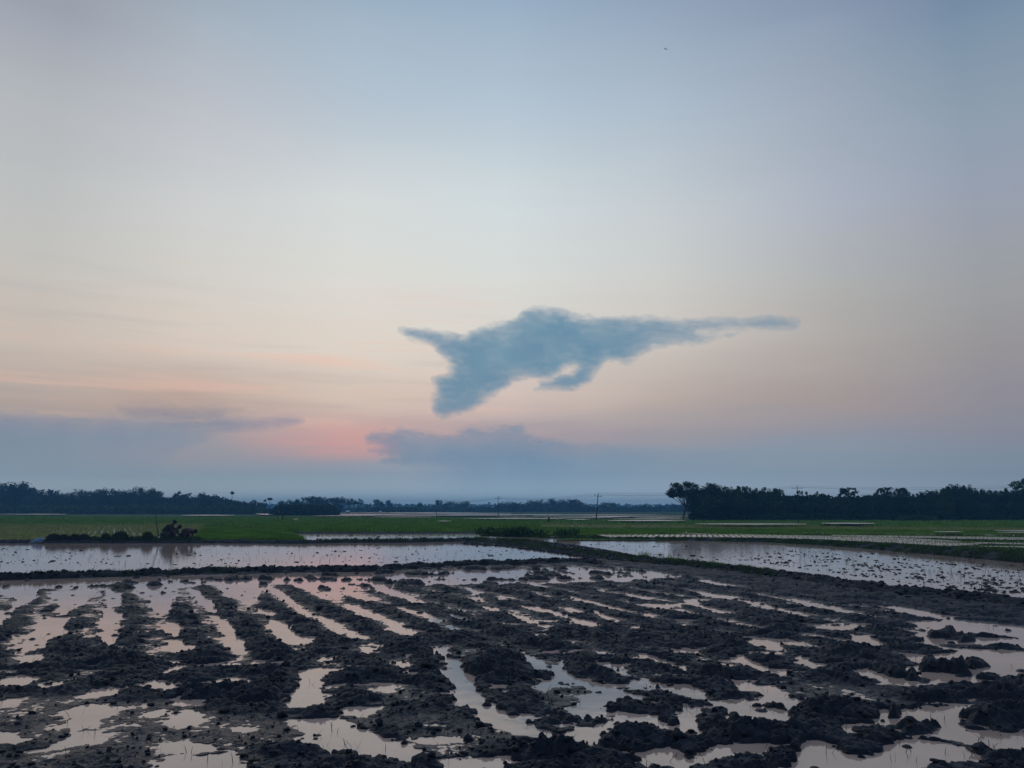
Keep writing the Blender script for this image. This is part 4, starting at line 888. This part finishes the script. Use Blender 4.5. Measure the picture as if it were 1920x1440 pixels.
for i, (x, h, lb) in enumerate(((903, .75, 'low leafy plant at the pond end of the weed row'), (918, .8, 'broad leaved plant second along the weed row'), (933, .75, 'broad leaved plant in the denser half of the weed row'), (947, .85, 'upright broad leaved plant before the middle of the weed row'), (960, .8, 'broad leaved weed beside the tallest clump'), (974, 1.0, 'tallest broad leaved clump of the weed row'), (984, .95, 'broad leaved plant leaning past the tallest clump'), (1001, .65, 'small bushy weed past the broad leaved clumps'), (1015, .6, 'low bushy weed on the bare bit of bank'), (1050, .55, 'low weed before the rounded bush on the bank'))):
    leafy(x, 1002.5 + i * .2, h * .74, 40 + i, lb)
for x, lb, h in ((1064, 'rounded dark bush on the far bank of the wide pond', .85), (1074, 'second rounded bush joined to the dark one on the far bank', .75)):
    leafy(x, 1005, h * .75, int(x), lb, big=False)

# ------------------------------------------------------------------ seedling heaps, sack and grass clumps by the planters
def heap(x, y, rx, ry, h, seed, label, n=240, m='stubble', name='seedling_heap', cat='heap', hb=.10):
    rg = np.random.default_rng(seed); c_ = gnd(x, 1013, .14); c_ = (c_[0], c_[1] + .15, .06)
    t_ = thing(name, label, cat, c_)
    V = IV.copy(); V2 = []
    import bmesh
    bm = bmesh.new(); bmesh.ops.create_icosphere(bm, subdivisions=3, radius=1)
    for v in bm.verts:
        k = 1 + .16 * math.sin(v.co.x * 7 + seed) * math.cos(v.co.y * 6 + v.co.z * 8 + seed * 2)
        v.co = Vector((v.co.x * rx * k, v.co.y * ry * k, max(-.1, v.co.z * h * k)))
    me_ = bpy.data.meshes.new('mound'); bm.to_mesh(me_); bm.free()
    obj('mound', me_, MAT['soil'], parent=t_, smooth=True)
    q = rg.normal(size=(n, 3)); q[:, 2] = np.abs(q[:, 2]); q /= np.linalg.norm(q, axis=1)[:, None]
    global rng; old = rng; rng = rg
    o_ = blades('blades', q * [rx * .95, ry * .95, h * .9], hb, .016, MAT[m], per=3, spread=.03, lean=.8); rng = old
    o_.parent = t_
    return t_
heap(97, 1017, .42, .3, .40, 1, 'brown uprooted seedling heap next to the blue sack')
heap(116, 1017, .34, .3, .36, 2, 'brown uprooted seedling heap second from the blue sack')
heap(137, 1016.5, .36, .3, .38, 3, 'brown uprooted seedling heap third from the blue sack')
heap(154, 1016.5, .34, .3, .38, 4, 'last brown seedling heap before the green clumps')
heap(195, 1016, .26, .2, .40, 5, 'small green seedling clump before the rows of young rice', 200, 'grass', 'grass_clump', 'grass clump', .16)
heap(222, 1016, .48, .25, .50, 6, 'large green seedling clump in front of the rows of young rice', 320, 'grass', 'grass_clump', 'grass clump', .18)
heap(175, 1016, .5, .2, .22, 7, 'low green clump between the brown heaps and the rows', 260, 'grass', 'grass_clump', 'grass clump', .14)
heap(250, 1016, .6, .2, .22, 8, 'low green clump past the large seedling clump', 260, 'grass', 'grass_clump', 'grass clump', .14)
heap(274, 1016, .3, .2, .48, 9, 'green seedling clump beside the bamboo pole', 220, 'grass', 'grass_clump', 'grass clump', .18)
P = fill_px([(262,1010.5),(372,1010.5),(376,1014.5),(258,1014.5)], 900, .10)
blades('bank_grass', P, .20, .03, MAT['grass'], per=3, spread=.08, lean=.4, props=dict(label='dark grass along the bank crest at the feet of the planters'))
# sack
import bmesh
MAT['sack'] = mat('blue_sack', (0.12, 0.21, 0.33), rough=.45, var=.25, scale=5, bump=.5, bscale=9, bdist=.03)
bm = bmesh.new(); bmesh.ops.create_icosphere(bm, subdivisions=4, radius=1)
for v in bm.verts:
    x_, y_, z_ = v.co; k = 1 + .10 * math.sin(x_ * 9 + y_ * 4) + .06 * math.sin(z_ * 14 + x_ * 5)
    taper = .30 + .75 * (x_ * .5 + .5) ** .8
    v.co = Vector((x_ * .38, y_ * .22 * k * taper, max(-.14, z_ * .27 * k * taper + x_ * .13)))
me = bpy.data.meshes.new('plastic_sack'); bm.to_mesh(me); bm.free()
o = obj('plastic_sack', me, MAT['sack'], smooth=True, label='pale blue plastic sack slumped on the bank before the brown heaps', category='sack'); o.scale = (.95, .8, .68); o.location = ((74 - PX) / F * 40.7, 41.2, .13)
# bamboo pole
MAT['bamboo'] = mat('bamboo', (.045, .055, .03), rough=.6, var=.3, scale=6)
MAT['bamboo2'] = mat('bamboo_node', (.09, .09, .06), rough=.6, var=.2, scale=6)
DP = gnd(298, 1013, .14)[1] + .1
pb, pt = at(298, 1013, DP), at(290, 956, DP)
vv, ff = tube([Vector(pb).lerp(Vector(pt), k / 9) + Vector((.015 * math.sin(k), 0, 0)) for k in range(10)], [.040 - .0028 * k for k in range(10)], 8)
tp = obj('bamboo_pole', mesh_np('bamboo_pole', vv, np.array(ff), 4), MAT['bamboo'], smooth=True, label='thin bamboo pole stuck upright in the bank behind the bending planters', category='pole')
for k in range(2, 9, 2):
    c_ = Vector(pb).lerp(Vector(pt), k / 9) + Vector((.015 * math.sin(k), 0, 0)); r_ = .045 - .0028 * k
    v_, f_ = tube([c_ - Vector((0, 0, .015)), c_ + Vector((0, 0, .015))], [r_, r_], 8)
    obj('node_ring', mesh_np('node_ring', v_, np.array(f_), 4), MAT['bamboo2'], parent=tp)

# ------------------------------------------------------------------ the three planters
MAT['skin'] = mat('skin', (.075, .042, .030), rough=.55, var=.12, scale=8)
MAT['hair'] = mat('hair', (.010, .009, .009), rough=.6, var=.2, scale=20)
MAT['shirt_dark'] = mat('dark_shirt', (.022, .020, .030), rough=.85, var=.3, scale=6)
MAT['shirt_maroon'] = mat('maroon_shirt', (.055, .030, .038), rough=.85, var=.3, scale=6)
MAT['shirt_grey'] = mat('grey_shirt', (.035, .030, .045), rough=.85, var=.3, scale=6)
MAT['lungi_green'] = mat('green_lungi', (.028, .052, .050), rough=.9, var=.4, scale=9)
MAT['lungi_dark'] = mat('dark_lungi', (.020, .026, .024), rough=.9, var=.3, scale=9)
MAT['towel'] = mat('pale_cloth', (.16, .16, .13), rough=.9, var=.2, scale=9)
def skin_obj(name, verts, edges, radii, m, parent, sub=2, root=0):
    me_ = bpy.data.meshes.new(name); me_.from_pydata(verts, edges, []); o_ = bpy.data.objects.new(name, me_); col.objects.link(o_)
    me_.materials.append(m); o_.parent = parent
    md = o_.modifiers.new('skin', 'SKIN')
    if not me_.skin_vertices: 
        bpy.context.view_layer.update()
    sv = me_.skin_vertices[0].data if me_.skin_vertices else None
    if sv is None:
        bpy.context.view_layer.objects.active = o_; bpy.ops.object.mode_set(mode='OBJECT')
        sv = me_.skin_vertices[0].data
    for i, r_ in enumerate(radii):
        sv[i].radius = (r_, r_) if isinstance(r_, (int, float)) else r_
        sv[i].use_root = (i == root)
    md.use_smooth_shade = True
    sb = o_.modifiers.new('sub', 'SUBSURF'); sb.levels = sub; sb.render_levels = sub
    return o_
def person(loc, rz, label, J, shirt, lungi, cloth=False, towel=False):
    """J: joints in the body's own space, x forward, y to its left, z up."""
    t_ = thing('person', label, 'person', loc, 'rice planters bending on the bank', rz)
    pel, belly, chest, neck, head = [Vector(J[k]) for k in ('pel', 'belly', 'chest', 'neck', 'head')]
    V = [pel, belly, chest, neck, head + (neck - head) * .35, head, head + (head - neck).normalized() * .09]; E = [(i, i + 1) for i in range(6)]; Rr = [.145, .140, .160, .075, .080, .098, .068]
    for s_ in (1, -1):
        sh = chest + Vector((.02, s_ * .165, .03)); el_, wr = Vector(J['elb']), Vector(J['wri']); el_.y *= s_; wr.y *= s_
        if s_ < 0: el_ += Vector((.05, 0, .04)); wr += Vector((.07, .02, .05))
        b_ = len(V); V += [sh, el_, wr, wr + (wr - el_).normalized() * .08]; E += [(2, b_), (b_, b_ + 1), (b_ + 1, b_ + 2), (b_ + 2, b_ + 3)]; Rr += [.060, .040, .027, .034]
        hnd = wr + (wr - el_).normalized() * .08
        hp = pel + Vector((0, s_ * .09, -.03)); kn, an = Vector(J['kne']), Vector(J['ank']); kn.y *= s_; an.y *= s_
        if s_ < 0: kn += Vector((.06, 0, .02)); an += Vector((.10, 0, 0))
        b_ = len(V); V += [hp, kn, an, an + Vector((.14, 0, -.03))]; E += [(0, b_), (b_, b_ + 1), (b_ + 1, b_ + 2), (b_ + 2, b_ + 3)]; Rr += [.085, .060, .036, .036]
        # hand: five separate fingers, thumb from the palm's side
        dr = (wr - el_).normalized(); sd_ = Vector((0, s_, 0)); 
        tubes_ = []
        for k in range(5):
            f0 = hnd + sd_ * ((k - 1.5) * .019) if k < 4 else hnd - sd_ * .03 - dr * .03
            ln = (.070, .080, .075, .058, .050)[k]
            dd_ = dr if k < 4 else (dr - sd_ * .8).normalized()
            bend = Vector((-.35, 0, -.1)) if k < 4 else Vector((0, 0, -.1))
            p1 = f0 + dd_ * ln * .5; p2 = p1 + (dd_ + bend).normalized() * ln * .5
            tubes_.append(tube([f0, p1, p2], [.0095, .009, .006], 6))
        obj('fingers', join_tubes('fingers', tubes_), MAT['skin'], parent=t_, smooth=True)
    skin_obj('body', [tuple(v) for v in V], E, Rr, MAT['skin'], t_)
    up = (head - neck).normalized(); fw = Vector((up.z, 0, -up.x)) if up.x < .9 else Vector((0, 0, -1)); fw = (Vector((1, 0, -.6)) - up * Vector((1, 0, -.6)).dot(up)).normalized()
    # face: nose, ears, eyes, mouth
    def blob(nm, c_, r3, m_, sub=2):
        bm_ = bmesh.new(); bmesh.ops.create_icosphere(bm_, subdivisions=sub, radius=1)
        rot = Matrix((fw, up.cross(fw), up)).transposed()
        for v in bm_.verts: v.co = Vector(c_) + rot @ Vector((v.co.x * r3[0], v.co.y * r3[1], v.co.z * r3[2]))
        me_ = bpy.data.meshes.new(nm); bm_.to_mesh(me_); bm_.free(); return obj(nm, me_, m_, parent=t_, smooth=True)
    sdv = up.cross(fw)
    blob('nose', head + fw * .095 - up * .005, (.018, .014, .024), MAT['skin'])
    blob('mouth', head + fw * .085 - up * .048, (.010, .024, .007), MAT['shirt_maroon'])
    for s_ in (1, -1):
        blob('ear', head + sdv * s_ * .088, (.016, .010, .028), MAT['skin'])
        blob('eye', head + fw * .082 + sdv * s_ * .032 + up * .02, (.010, .012, .008), MAT['hair'])
    hair = blob('hair', head + up * .028 - fw * .018, (.112, .104, .108), MAT['hair'], 3)
    if cloth:
        blob('head_cloth', head + up * .055 - fw * .01, (.128, .118, .075), MAT['shirt_dark'], 3)
        blob('cloth_knot', head - fw * .12 + up * .05, (.045, .03, .03), MAT['shirt_dark'])
    # shirt (torso and upper arms) and lungi
    sh1, sh2 = chest + Vector((.02, .165, .03)), chest + Vector((.02, -.165, .03)); e1, e2 = Vector(J['elb']), Vector(J['elb']); e2.y *= -1; e2 += Vector((.05, 0, .04))
    sv_ = [pel + (belly - pel) * .2, belly, chest, chest.lerp(neck, .6), sh1, sh1.lerp(e1, .75), sh2, sh2.lerp(e2, .75)]
    skin_obj('shirt', [tuple(v) for v in sv_], [(0, 1), (1, 2), (2, 3), (2, 4), (4, 5), (2, 6), (6, 7)], [.18, .190, .215, .120, .105, .075, .105, .075], shirt, t_)
    k1, k2 = Vector(J['kne']), Vector(J['kne']); k2.y *= -1; k2 += Vector((.06, 0, .02)); km = (k1 + k2) / 2; a1 = Vector(J['ank']); am = Vector((a1.x * .8 + km.x * .2, 0, .10))
    skin_obj('lungi', [tuple(pel + (belly - pel) * .25), tuple(pel), tuple(pel.lerp(km, .5)), tuple(km), tuple(am)], [(0, 1), (1, 2), (2, 3), (3, 4)], [.185, .235, .24, .21, .21], lungi, t_)
    if towel:
        wv_, wf_ = tube([belly + (pel - belly) * .45 + Vector((math.cos(a) * .17 * .7, math.sin(a) * .165, math.cos(a) * .10)) for a in np.linspace(0, 6.283, 15)], [.016] * 15, 6)
        obj('waist_cloth', mesh_np('waist_cloth', wv_, np.array(wf_), 4), MAT['towel'], parent=t_, smooth=True)
    return t_
JA = dict(pel=(0, 0, .42), belly=(.15, 0, .60), chest=(.38, 0, .80), neck=(.51, 0, .93), head=(.60, 0, 1.04), elb=(.56, .20, .54), wri=(.66, .10, .30), kne=(.30, .15, .44), ank=(.06, .14, .05))
JB = dict(pel=(0, 0, .32), belly=(.12, 0, .46), chest=(.32, 0, .62), neck=(.44, 0, .71), head=(.53, 0, .80), elb=(.50, .20, .40), wri=(.60, .08, .20), kne=(.30, .15, .40), ank=(.08, .14, .05))
JC = dict(pel=(0, 0, .34), belly=(.14, 0, .46), chest=(.36, 0, .50), neck=(.52, 0, .49), head=(.64, 0, .47), elb=(.46, .20, .28), wri=(.54, .10, .10), kne=(.26, .16, .38), ank=(.06, .14, .05))
def gp(x, y, z): g = gnd(x, y, z); return (g[0], g[1], z)
D0 = gnd(0, 1013, .14)[1] + .45
def pos(x, dist, z): return ((x - PX) / F * (dist * cp + (z - H) * sp), dist, z)
person(pos(304, D0 + .1, .04), R(0), 'dark shirted planter with head cloth and pale waist cloth, bending beside the bamboo pole', JA, MAT['shirt_dark'], MAT['lungi_green'], cloth=True, towel=True)
person(pos(315, D0 + .75, .02), R(6), 'middle planter mostly hidden, bare dark head showing past the head cloth', JB | {'head': (.56, 0, .79)}, MAT['shirt_grey'], MAT['lungi_dark'])
person(pos(340, D0 + .1, .04), R(-4), 'maroon shirted planter bent double with lowered head, last in the line', JC, MAT['shirt_maroon'], MAT['lungi_dark']).scale = (1.12, 1.12, 1.18)
# small white cup by the planters' feet
bm = bmesh.new(); bmesh.ops.create_cone(bm, segments=16, radius1=.028, radius2=.040, depth=.09, cap_ends=True); me = bpy.data.meshes.new('cup'); bm.to_mesh(me); bm.free()
o = obj('white_cup', me, mat('white_plastic', (.7, .7, .68), rough=.4, var=.05), label='tiny white cup on the bank at the foot of the bamboo pole', category='cup'); o.location = pos(298, D0 - .45, .30)

# ------------------------------------------------------------------ power poles and wires
MAT['concrete'] = mat('pole_concrete', (.045, .045, .048), rough=.8, var=.2, scale=2)
MAT['metal'] = mat('dark_metal', (.03, .032, .036), rough=.5, var=.2, scale=2)
def power_pole(x, ytop, dist, label, tiltx=0., arm=1.0, dy=0):
    b_ = pos(x, dist, 0.0); tp_ = at(x + tiltx, ytop, dist); h = tp_[2]; dx_ = tp_[0] - b_[0]
    t_ = thing('power_pole', label, 'power pole', b_, 'power poles crossing the plain')
    v_, f_ = tube([(0, 0, -.1), (dx_ * .5, 0, h * .5), (dx_, 0, h)], [.085, .07, .05], 8); obj('shaft', mesh_np('shaft', v_, np.array(f_), 4), MAT['concrete'], parent=t_, smooth=True)
    za = h - .32; sl = -.10 if tiltx else 0
    v_, f_ = tube([(dx_ - arm / 1.6, 0, za - sl * .6), (dx_ + arm / 1.6, 0, za + sl * .6)], [.035, .035], 6); obj('crossarm', mesh_np('crossarm', v_, np.array(f_), 4), MAT['metal'], parent=t_)
    pins = []
    for k, (px_, pz_) in enumerate(((-arm / 1.75, za - sl * .5 + .05), (arm / 1.75, za + sl * .5 + .05), (0, h))):
        v_, f_ = tube([(dx_ + px_, 0, pz_), (dx_ + px_, 0, pz_ + .12)], [.025, .03], 6); obj('insulator', mesh_np('insulator', v_, np.array(f_), 4), MAT['metal'], parent=t_)
        pins.append(Vector((b_[0] + dx_ + px_, dist, pz_ + .12)))
    return pins
p0 = power_pole(819, 937, 170, 'thinnest far power pole rising beside the clump of blue trees', arm=.6)
p1 = power_pole(934, 932, 158, 'small upright power pole at the near end of the central blue wood', arm=1.0)
p2 = power_pole(1117.5, 926, 112, 'tall leaning power pole alone on the plain before the central wood', tiltx=4, arm=.9)
p3 = power_pole(1494.5, 912, 140, 'power pole whose top rises out of the near dark wood', arm=1.6)
p4 = [v + Vector((42, -12, .1)) for v in p3]
pm = [p0[k] + Vector((-32, 26, -.2)) for k in range(3)]
for a_, b_, lb in ((p0, p1, 'between the two far poles'), (p1, p2, 'from the small upright pole to the tall leaning pole'), (p2, p3, 'from the tall leaning pole into the near wood'), (p3, p4, 'running over the near wood to the frame edge')):
    for k in range(3):
        pts_ = [a_[k].lerp(b_[k], s_) - Vector((0, 0, .55 * 4 * s_ * (1 - s_))) for s_ in np.linspace(0, 1, 17)]
        v_, f_ = tube(pts_, [.010] * 17, 4)
        obj('power_line', mesh_np('power_line', v_, np.array(f_), 4), MAT['metal'], label='thin sagging power line ' + lb, category='wire', group='power lines ' + lb)
# small posts and far bits
def post(x, y, h, dist, label, m='bark', r=.07, name='wooden_post', top=None):
    b_ = pos(x, dist, 0); v_, f_ = tube([(0, 0, -.1), (.02, 0, h * .6), (0, 0, h)], [r, r * .9, r * .7], 7); o_ = obj(name, mesh_np(name, v_, np.array(f_), 4), MAT[m], label=label, category='post'); o_.location = b_
    return o_
post(520, 0, 1.55, 118, 'post hung with a scrap of white cloth in the green rice'); 
v_, f_ = tube([(0, -.09, 1.2), (.12, -.1, 1.3), (.05, -.1, 1.62)], [.04, .10, .05], 6); o = obj('cloth_scrap', mesh_np('cloth_scrap', v_, np.array(f_), 4), MAT['towel'], label='scrap of white cloth hanging on a post in the rice', category='cloth'); o.location = pos(520.8, 118, 0)
post(529.5, 0, 1.55, 112, 'dark bare post standing in the rice beside the cloth hung one', r=.09)
post(1029, 0, .75, 100, 'short thick dark stump standing in the bright strip of water', r=.14, name='tree_stump')
post(1497, 0, .8, 88, 'short dark post below the near wood, beside the bright water strip', r=.07)
# tiny hut roof far off
def hut(x, y, dist, w_, h, label):
    t_ = thing('field_hut', label, 'hut', pos(x, dist, 0), 'tiny huts on the far plain', R(20))
    bm_ = bmesh.new(); bmesh.ops.create_cube(bm_, size=1); [setattr(v, 'co', Vector((v.co.x * w_ * .8, v.co.y * w_ * .6, (v.co.z + .5) * h * .6))) for v in bm_.verts]
    m_ = bpy.data.meshes.new('wall'); bm_.to_mesh(m_); bm_.free(); obj('wall', m_, MAT['concrete'], parent=t_)
    V = [(-w_ / 2, -w_ * .4, h * .55), (w_ / 2, -w_ * .4, h * .55), (w_ / 2, w_ * .4, h * .55), (-w_ / 2, w_ * .4, h * .55), (-w_ * .4, 0, h), (w_ * .4, 0, h)]
    m_ = bpy.data.meshes.new('roof'); m_.from_pydata(V, [], [(0, 1, 5, 4), (2, 3, 4, 5), (1, 2, 5), (3, 0, 4), (3, 2, 1, 0)]); obj('roof', m_, MAT['roof'], parent=t_)
MAT['roof'] = mat('tin_roof', (.55, .58, .62), rough=.4, var=.1, scale=2)
hut(652, 957, 250, 1.3, 1.3, 'tiny hut with bright tin roof at the foot of the domed wood')
hut(713, 958, 330, 1.2, .9, 'tiny pale roofed hut below the pair of ragged trees')

# ------------------------------------------------------------------ birds
MAT['bird'] = mat('bird', (.03, .03, .035), rough=.8, var=.1)
def bird(x, y, dist, s, label, roll=.35):
    d_ = Vector(ray(x, y)).normalized() * dist + Vector((0, 0, H))
    t_ = thing('bird', label, 'bird', d_, 'birds in the sky', R(70)); t_.rotation_euler = (roll, .15, R(95)); 
    v_, f_ = tube([(-.42 * s, 0, 0), (-.25 * s, 0, .01), (0, 0, .02 * s), (.22 * s, 0, .03 * s), (.34 * s, 0, .03 * s), (.42 * s, 0, .02 * s)], [.01 * s, .05 * s, .10 * s, .085 * s, .055 * s, .01 * s], 8)
    obj('body', mesh_np('body', v_, np.array(f_), 4), MAT['bird'], parent=t_, smooth=True)
    for sg in (1, -1):
        V = []
        for k, (a_, c0, c1, z_) in enumerate(((0, -.10, .14, .03), (.35, -.06, .18, .16), (.7, -.12, .10, .20), (1.0, -.24, -.16, .14))):
            V += [(c0 * s, sg * a_ * s, z_ * s), (c1 * s, sg * a_ * s, z_ * s), ((c0 + c1) / 2 * s, sg * a_ * s, (z_ + .025) * s)]
        Fq = []
        for k in range(3): b_ = k * 3; Fq += [(b_, b_ + 3, b_ + 5, b_ + 2), (b_ + 2, b_ + 5, b_ + 4, b_ + 1), (b_ + 1, b_ + 4, b_ + 3, b_)]
        obj('wing', mesh_np('wing', np.array(V), np.array(Fq), 4), MAT['bird'], parent=t_)
    V = [(-.36 * s, 0, .02 * s), (-.62 * s, .12 * s, .01), (-.55 * s, 0, .0), (-.62 * s, -.12 * s, .01), (-.36 * s, 0, -.01 * s)]
    m_ = bpy.data.meshes.new('tail'); m_.from_pydata(V, [], [(0, 1, 2), (0, 2, 3), (4, 2, 1), (4, 3, 2)]); obj('tail', m_, MAT['bird'], parent=t_)
bird(1248, 92, 120, .36, 'dark bird gliding alone high in the blue upper sky')
bird(932, 324, 260, .20, 'tiny distant speck of a bird in the pale middle sky')

# ------------------------------------------------------------------ clouds: closed bodies with real thickness
def cloud(name, outline, dist, tmax, edge, density, color, label, seed, step=3.0, nz=(1 / 60., 1 / 22.), namp=9., fine=4., dip=0., fade=None, absb=0.0):
    P = np.array(outline, float); x0, y0 = P.min(0) - 40; x1, y1 = P.max(0) + 40
    xs = np.arange(x0, x1, step); ys = np.arange(y0, y1, step); XX, YY = np.meshgrid(xs, ys)
    s = sdf(P, XX, YY)
    s = s + 8 + namp * fbm(XX * nz[0], YY * nz[1], 4, seed, .55) + fine * fbm(XX * nz[0] * 4, YY * nz[1] * 4, 4, seed + 9, .65)
    wisp = fbm(XX * nz[0] * 2.2, YY * nz[1] * 2.5, 4, seed + 31, .62)
    halo = np.clip((s + 7 + 34 * wisp) / (edge * 2.8), 0, 1) ** 1.3
    t = (.62 * np.clip((s - 3) / edge, 0, 1) ** 1.2 * (1 + .25 * wisp) + .38 * halo) * tmax
    t = t * (.80 + .35 * fbm(XX / 70, YY / 40, 3, seed + 3))
    if fade is not None: t = t * fade(XX, YY)
    t = np.where(t < .04 * tmax, 0, t); t[0] = t[-1] = 0; t[:, 0] = t[:, -1] = 0
    for _ in range(3):                      # no stray shreds one cell wide
        al_ = (t > 0).astype(float); nb = sum(np.roll(np.roll(al_, a_, 0), b_, 1) for a_ in (-2, -1, 0, 1, 2) for b_ in (-2, -1, 0, 1, 2))
        t = np.where(nb < 13, 0, t)
    u = (XX - PX) / F; v = (PY - YY) / F; dy = cp - sp * v; dz = sp + cp * v
    mid = dist + 250 * fbm(XX / 160, YY / 90, 2, seed + 5)
    def pts(D): k = D / dy; return np.stack([u * k, D, H + dz * k], -1)
    front, rear = pts(mid - t / 2), pts(mid + t / 2)
    nY, nX = XX.shape; i = np.arange(nY * nX).reshape(nY, nX); zero = (t <= 1e-6)
    j = np.where(zero, i, i + nY * nX)
    def quads(m_): return np.stack([m_[:-1, :-1], m_[:-1, 1:], m_[1:, 1:], m_[1:, :-1]], -1).reshape(-1, 4)
    alive = (~zero)
    al = (alive[:-1, :-1] | alive[:-1, 1:] | alive[1:, 1:] | alive[1:, :-1]).ravel()
    Qf = quads(i)[al][:, ::-1]; Qr = quads(j)[al]
    V = np.r_[front.reshape(-1, 3), rear.reshape(-1, 3)]; Qa = np.r_[Qf, Qr]; used_ = np.unique(Qa); remap = np.full(len(V), -1); remap[used_] = np.arange(len(used_))
    m_ = bpy.data.materials.new(name + '_vapour'); m_.use_nodes = True; t_ = m_.node_tree; t_.nodes.clear()
    o_ = t_.nodes.new('ShaderNodeOutputMaterial'); vv_ = t_.nodes.new('ShaderNodeVolumePrincipled'); vv_.inputs['Color'].default_value = (*color, 1); vv_.inputs['Density'].default_value = density; vv_.inputs['Anisotropy'].default_value = 0.0
    t_.links.new(vv_.outputs[0], o_.inputs['Volume'])
    ob = obj(name, mesh_np(name, V[used_], remap[Qa], 4), m_, label=label, category='cloud')
    print(name, len(Qa)); return ob
def Z4(*p): return [(700 + x * .4375, 540 + y * .4375) for x, y in p]
cloud('cloud', Z4((95,180),(150,168),(200,182),(300,198),(400,200),(450,178),(520,160),(610,140),(640,100),(720,86),(800,92),(850,115),(900,130),(1000,125),(1100,128),(1250,132),(1400,137),(1550,132),(1650,124),(1750,124),(1836,140),(1815,176),(1700,172),(1600,166),(1460,182),(1400,190),(1470,200),(1570,200),(1430,228),(1260,244),(1200,252),(1130,294),(1080,316),(1010,305),(985,315),(950,365),(905,415),(870,430),(780,430),(700,428),(720,402),(852,366),(866,330),(826,342),(740,392),(650,392),(600,400),(560,432),(480,484),(400,525),(340,545),(290,556),(258,545),(256,500),(262,430),(245,388),(325,368),(338,330),(298,282),(248,242),(178,217),(125,197)),
      6000, 520, 17, .0050, (.76, .985, 1.0), 'blue-grey bird shaped cloud with a hooked beak and a long thin tail', 201,
      fade=lambda X_, Y_: np.interp(X_, [1100, 1250, 1500], [1, .75, .45]))
cloud('cloud', [(688,818),(700,812),(740,812),(745,806),(790,810),(812,814),(850,818),(862,812),(880,803),(915,806),(945,800),(978,800),(984,808),(1000,820),(1040,828),(1100,834),(1180,838),(1300,842),(1450,850),(1450,940),(1100,945),(770,940),(745,890),(752,872),(712,866),(745,856),(690,846),(722,838),(688,828)],
      11000, 900, 10, .0012, (.76, .97, 1.0), 'low blue cloud bank with a ragged crest just above the horizon', 221, nz=(1 / 34., 1 / 12.), namp=6., fine=3.,
      fade=lambda X_, Y_: np.interp(Y_, [800, 852, 890, 930], [1, 1, .35, 0]) * (1 - (1 - ss(740, 930, X_ + 30 * fbm(X_ / 50, Y_ / 9, 3, 5))) * ss(862, 880, Y_)) * np.interp(X_, [1000, 1100, 1300, 1460], [1, .5, .2, 0]))
cloud('cloud', [(215,762),(262,753),(300,750),(345,757),(430,760),(478,768),(430,776),(520,780),(566,788),(530,800),(430,806),(330,798),(240,782)],
      9000, 420, 20, .0012, (.6, .72, .85), 'thin grey cloud streak low in the sky above the far wood', 241, nz=(1 / 90., 1 / 12.), namp=12., fine=4.)

cloud('cloud', [(-160,772),(0,774),(90,780),(210,781),(300,787),(380,790),(470,786),(540,782),(572,789),(545,799),(480,806),(420,812),(370,830),(330,850),(300,880),(260,920),(-160,925)],
      13000, 700, 10, .0008, (.70, .85, .98), 'wide flat blue-grey cloud bank lying behind the far wood below the thin streak', 261, nz=(1 / 90., 1 / 14.), namp=7., fine=2.,
      fade=lambda X_, Y_: np.interp(Y_, [770, 800, 850, 905], [1, .9, .35, 0]))

# ------------------------------------------------------------------ haze over the plain
hv = [(x_, y_, z_) for z_ in (-1.2, 17) for x_, y_ in ((-1450, -1450), (1450, -1450), (1450, 1450), (-1450, 1450))]
me = bpy.data.meshes.new('haze'); me.from_pydata(hv, [], [(3, 2, 1, 0), (4, 5, 6, 7), (0, 1, 5, 4), (1, 2, 6, 5), (2, 3, 7, 6), (3, 0, 4, 7)])
hm = bpy.data.materials.new('haze_air'); hm.use_nodes = True; t = hm.node_tree; t.nodes.clear()
o_ = t.nodes.new('ShaderNodeOutputMaterial'); vv_ = t.nodes.new('ShaderNodeVolumePrincipled'); vv_.inputs['Color'].default_value = (.22, .58, 1.0, 1); vv_.inputs['Density'].default_value = .0009; vv_.inputs['Anisotropy'].default_value = 0.
t.links.new(vv_.outputs[0], o_.inputs['Volume'])
obj('haze', me, hm, kind='stuff')
